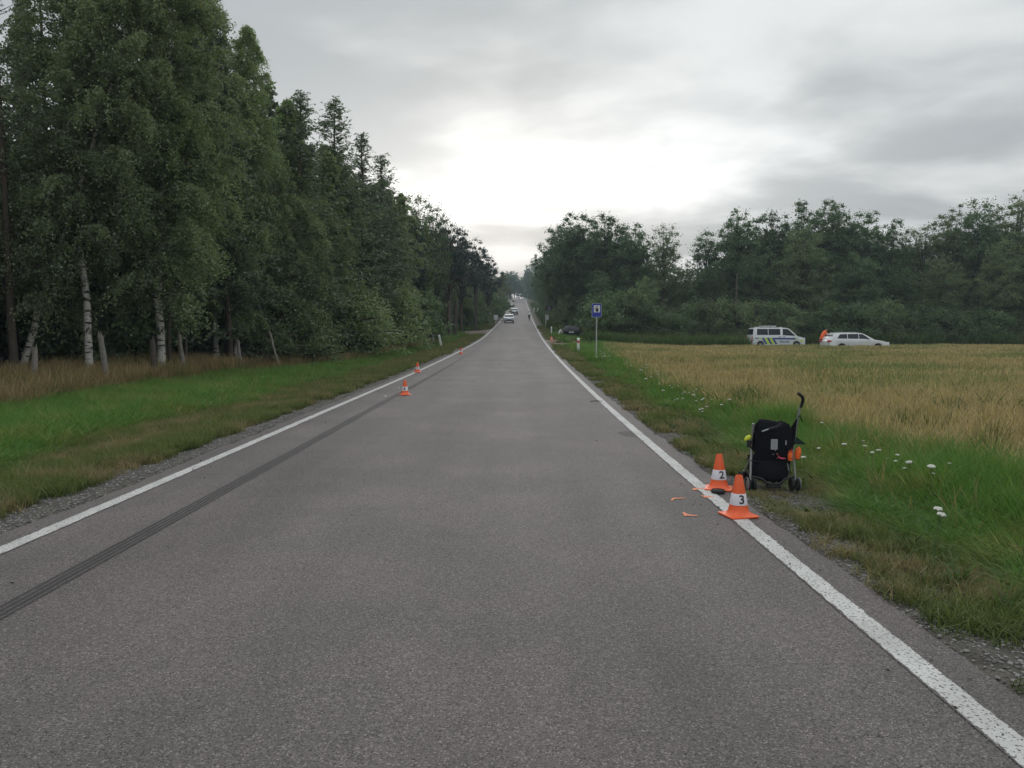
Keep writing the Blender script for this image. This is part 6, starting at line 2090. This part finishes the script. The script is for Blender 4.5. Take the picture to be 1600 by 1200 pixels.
def cyclist():
    Y = 147.0
    X = at_depth(827, Y)
    z = float(road_z(Y)) + 0.005
    b = thing('bicycle', (X, Y, z), R(-4), 'bicycle ridden away up the right lane', 'bicycle')
    for y, nm in ((-0.52, 'wheel'), (0.52, 'wheel')):
        mb = MB()
        ring = [(0, 0.33 * math.cos(a), 0.33 * math.sin(a)) for a in np.linspace(0, 2 * math.pi, 33)]
        mb.tube(ring, 0.018, 8, caps=False)
        w = mb.build(nm, M['rubber'], b); w.location = (0, y, 0.348)
        sp = MB()
        for k in range(12):
            a = k * math.pi / 6
            sp.tube([(0, 0.02 * math.cos(a), 0.02 * math.sin(a)), (0, 0.315 * math.cos(a), 0.315 * math.sin(a))], 0.002, 4)
        sp.lathe([(0.02, -0.04), (0.02, 0.04)], 10, axis='x')
        sp.build('spokes', M['alu'], w)
    fr = MB()
    for p in ([(0, -0.06, 0.32), (0, -0.2, 0.85)], [(0, -0.06, 0.32), (0, 0.36, 0.80)], [(0, -0.18, 0.78), (0, 0.34, 0.86)], [(0, -0.52, 0.348), (0, -0.06, 0.32)], [(0, -0.52, 0.348), (0, -0.18, 0.76)], [(0, 0.33, 0.92), (0, 0.40, 0.66), (0, 0.52, 0.348)]):
        fr.tube(p, 0.016, 8)
    fr.build('frame', M['black'], b)
    MB().tube([(-0.22, 0.40, 0.98), (-0.1, 0.36, 1.0), (0.1, 0.36, 1.0), (0.22, 0.40, 0.98)], 0.014, 8).build('handlebar', M['black'], b)
    sd = MB(); sd.ellipsoid((0, -0.22, 0.89), (0.07, 0.13, 0.03), 12, 8); sd.build('saddle', M['black'], b)
    MB().tube([(-0.1, -0.06, 0.20), (-0.06, -0.06, 0.32), (0.06, -0.06, 0.32), (0.1, -0.06, 0.44)], 0.012, 6).build('crank', M['alu'], b)
    MB().box((0, -0.24, 0.74), (0.05, 0.02, 0.06)).build('rear_reflector', M['red'], b)
    t = thing('person', (X, Y, z), R(-4), 'cyclist in a pale top and dark shorts riding up the right lane', 'person')
    J, B = {}, []
    J['pelvis'] = ((0, -0.2, 0.99), (0.16, 0.12)); J['waist'] = ((0, -0.10, 1.17), (0.155, 0.115)); J['chest'] = ((0, 0.06, 1.36), (0.185, 0.13)); J['neck'] = ((0, 0.14, 1.49), 0.07); J['neck_top'] = ((0, 0.18, 1.54), 0.05)
    B += [('pelvis', 'waist'), ('waist', 'chest'), ('chest', 'neck'), ('neck', 'neck_top')]
    for s, k in ((-1, 'l'), (1, 'r')):
        up = 0.12 if s > 0 else -0.12
        J[k + 'sh'] = ((s * 0.19, 0.10, 1.42), 0.07); J[k + 'el'] = ((s * 0.26, 0.22, 1.20), 0.045); J[k + 'wr'] = ((s * 0.22, 0.36, 1.04), 0.032)
        J[k + 'hip'] = ((s * 0.09, -0.18, 0.93), 0.10); J[k + 'kn'] = ((s * 0.12, 0.12, 0.66 + up), 0.068); J[k + 'an'] = ((s * 0.11, -0.08, 0.35 + up), 0.042); J[k + 'toe'] = ((s * 0.11, 0.06, 0.29 + up), 0.04)
        B += [('chest', k + 'sh'), (k + 'sh', k + 'el'), (k + 'el', k + 'wr'), ('pelvis', k + 'hip'), (k + 'hip', k + 'kn'), (k + 'kn', k + 'an'), (k + 'an', k + 'toe')]
        fingers(J, B, k + 'wr', (0, 0.6, -0.7), (s, 0, 0), k)
    skin_body('body', J, B, M['skin'], t)
    g = 0.016
    tj = {n: (J[n][0], tuple(q + g for q in (J[n][1] if isinstance(J[n][1], tuple) else (J[n][1],) * 2))) for n in ('pelvis', 'waist', 'chest', 'neck', 'lsh', 'rsh')}
    for k in 'lr':
        a, e = Vector(J[k + 'sh'][0]), Vector(J[k + 'el'][0])
        tj[k + 'sl'] = (tuple(a.lerp(e, 0.7)), 0.066)
    skin_body('jersey', tj, [('pelvis', 'waist'), ('waist', 'chest'), ('chest', 'neck'), ('chest', 'lsh'), ('chest', 'rsh'), ('lsh', 'lsl'), ('rsh', 'rsl')], M['shirt_white'], t)
    sj = {n: (J[n][0], tuple(q + 0.022 for q in (J[n][1] if isinstance(J[n][1], tuple) else (J[n][1],) * 2))) for n in ('pelvis', 'lhip', 'rhip')}
    for k in 'lr':
        a, e = Vector(J[k + 'hip'][0]), Vector(J[k + 'kn'][0])
        sj[k + 'cuff'] = (tuple(a.lerp(e, 0.9)), 0.095)
    skin_body('shorts', sj, [('pelvis', 'lhip'), ('pelvis', 'rhip'), ('lhip', 'lcuff'), ('rhip', 'rcuff')], M['trousers'], t)
    head(t, (0, 0.22, 1.64), 0.0, R(-8), helmet='black')


def crouching_person():
    Y = 83.0
    X = at_depth(874.5, Y)
    t = thing('person', (X, Y, ground_at(X, Y)), R(-75), 'person in a pale top crouching beside the dark car under the trees', 'person')
    J, B = {}, []
    J['pelvis'] = ((0, -0.15, 0.32), (0.17, 0.13)); J['waist'] = ((0, -0.06, 0.52), (0.15, 0.12)); J['chest'] = ((0, 0.06, 0.74), (0.19, 0.14)); J['neck'] = ((0, 0.12, 0.88), 0.07); J['neck_top'] = ((0, 0.15, 0.93), 0.05)
    B += [('pelvis', 'waist'), ('waist', 'chest'), ('chest', 'neck'), ('neck', 'neck_top')]
    for s, k in ((-1, 'l'), (1, 'r')):
        J[k + 'sh'] = ((s * 0.19, 0.08, 0.80), 0.07); J[k + 'el'] = ((s * 0.23, 0.30, 0.62), 0.048); J[k + 'wr'] = ((s * 0.12, 0.50, 0.55), 0.034)
        J[k + 'hip'] = ((s * 0.1, -0.10, 0.30), 0.11); J[k + 'kn'] = ((s * 0.16, 0.28, 0.46), 0.075); J[k + 'an'] = ((s * 0.14, 0.02, 0.09), 0.05); J[k + 'toe'] = ((s * 0.15, 0.2, 0.045), 0.045)
        B += [('chest', k + 'sh'), (k + 'sh', k + 'el'), (k + 'el', k + 'wr'), ('pelvis', k + 'hip'), (k + 'hip', k + 'kn'), (k + 'kn', k + 'an'), (k + 'an', k + 'toe')]
        fingers(J, B, k + 'wr', (0, 0.9, -0.2), (s, 0, 0), k)
    skin_body('body', J, B, M['shirt_white'], t)
    lj = {n: (J[n][0], (J[n][1] if isinstance(J[n][1], float) else J[n][1][0]) + 0.014) for n in ('pelvis', 'lhip', 'rhip', 'lkn', 'rkn', 'lan', 'ran')}
    skin_body('trousers', lj, [('pelvis', 'lhip'), ('lhip', 'lkn'), ('lkn', 'lan'), ('pelvis', 'rhip'), ('rhip', 'rkn'), ('rkn', 'ran')], M['trousers'], t)
    head(t, (0, 0.20, 1.03), 0.0, R(-15))


estate_person()
cyclist()
crouching_person()

# ------------------------------------------------------------------ white flowering plants in the right verge
def make_flower():
    t = thing('yarrow_plant', (0, 0, 0))
    st = MB()
    st.tube([(0, 0, -0.03), (0.01, 0.01, 0.28), (0.02, 0.0, 0.48)], [0.004, 0.0035, 0.003], 5)
    tips = []
    for k in range(7):
        a = k * 2.4
        q = (0.02 + 0.035 * math.cos(a) * (k > 0), 0.035 * math.sin(a) * (k > 0), 0.52)
        st.tube([(0.02, 0, 0.47), q], 0.0016, 4)
        tips.append(q)
    st.build('stem', M['stem'], t)
    u = MB()
    for q in tips:
        u.ellipsoid(q, (0.022, 0.022, 0.008), 8, 4, jit=0.15)
    u.build('flower_head', M['petal'], t)
    lf = MB()
    for k in range(5):
        a = k * 2.1
        c = (0.012, 0.008, 0.08 + 0.06 * k)
        lf.add([c, (c[0] + 0.05 * math.cos(a - .2), c[1] + 0.05 * math.sin(a - .2), c[2] + 0.03), (c[0] + 0.12 * math.cos(a), c[1] + 0.12 * math.sin(a), c[2] + 0.02), (c[0] + 0.05 * math.cos(a + .2), c[1] + 0.05 * math.sin(a + .2), c[2] + 0.035)], [(0, 1, 2, 3)])
    lf.build('leaf_blades', M['stem'], t, smooth=False)
    return t


fl = make_flower()
spots = [(1437, 727, 1.5), (1457, 729, 1.4), (1330, 697, 1.1), (1352, 700, 1.0), (1368, 710, 1.1), (1384, 708, 1.1), (1400, 712, 1.0), (1410, 724, 1.0), (1476, 725, 1.0), (1492, 722, .9), (1290, 703, 1.1), (1278, 662, 1.0),
         (1462, 797, 1.2), (1440, 803, 1.3), (1594, 788, 1.4), (1262, 716, 1.0), (1448, 741, .8), (1420, 735, .8), (1388, 718, .8), (1346, 691, .9), (1364, 684, .8), (1372, 692, .8)]
for i in range(52):
    u = random.random()
    px = 930 + 190 * u + random.uniform(-22, 22)
    py = 545 + 95 * u + random.uniform(-14, 10)
    spots.append((px, py, random.uniform(0.8, 1.3)))
for i in range(14):
    spots.append((random.uniform(922, 952), random.uniform(549, 560), random.uniform(1.0, 1.5)))
first = True
for px, py, k in spots:
    # the head, not the foot, is what the sight line meets: half a metre up
    v = ray(px, py); v = v / v[1]
    Y = 3.0
    while Y < 70 and CAM_H + v[2] * Y > ground_at(v[0] * Y, Y) + 0.46 * k: Y += 0.05
    o = fl if first else copy_tree(fl)
    first = False
    o.location = (v[0] * Y, Y, ground_at(v[0] * Y, Y))
    o.rotation_euler = (random.uniform(-.15, .15), random.uniform(-.15, .15), random.uniform(0, 6.28))
    q = random.uniform(0.30, 0.48) * k
    o.scale = (q, q, 0.92 * k)
    tag(o, 'white flat topped wildflower in the grass of the right verge', 'wildflower', 'white wildflowers in the right verge')

# ------------------------------------------------------------------ haze
HAZE = 0.0005
hz = MB().box((40, 725, 22.0), (1000, 1660, 52)).build('haze', [], smooth=False)
m = bpy.data.materials.new('air')
m.use_nodes = True
w = NT(m.node_tree)
w.n.clear()
out = w.new('ShaderNodeOutputMaterial')
pv = w.new('ShaderNodeVolumePrincipled')
pv.inputs['Color'].default_value = (0.72, 0.86, 1.0, 1)
pv.inputs['Density'].default_value = HAZE
w.l.new(pv.outputs[0], out.inputs['Volume'])
hz.data.materials.append(m)
tag(hz, kind='stuff')

# ------------------------------------------------------------------ render settings
cy = SC.cycles
cy.max_bounces = 10
cy.diffuse_bounces = 8
cy.glossy_bounces = 2
cy.transmission_bounces = 8
cy.volume_bounces = 0
cy.use_denoising = True
cy.denoiser = 'OPENIMAGEDENOISE'
cy.denoising_input_passes = 'RGB_ALBEDO_NORMAL'
cy.denoising_prefilter = 'ACCURATE'
cy.caustics_reflective = False
cy.caustics_refractive = False
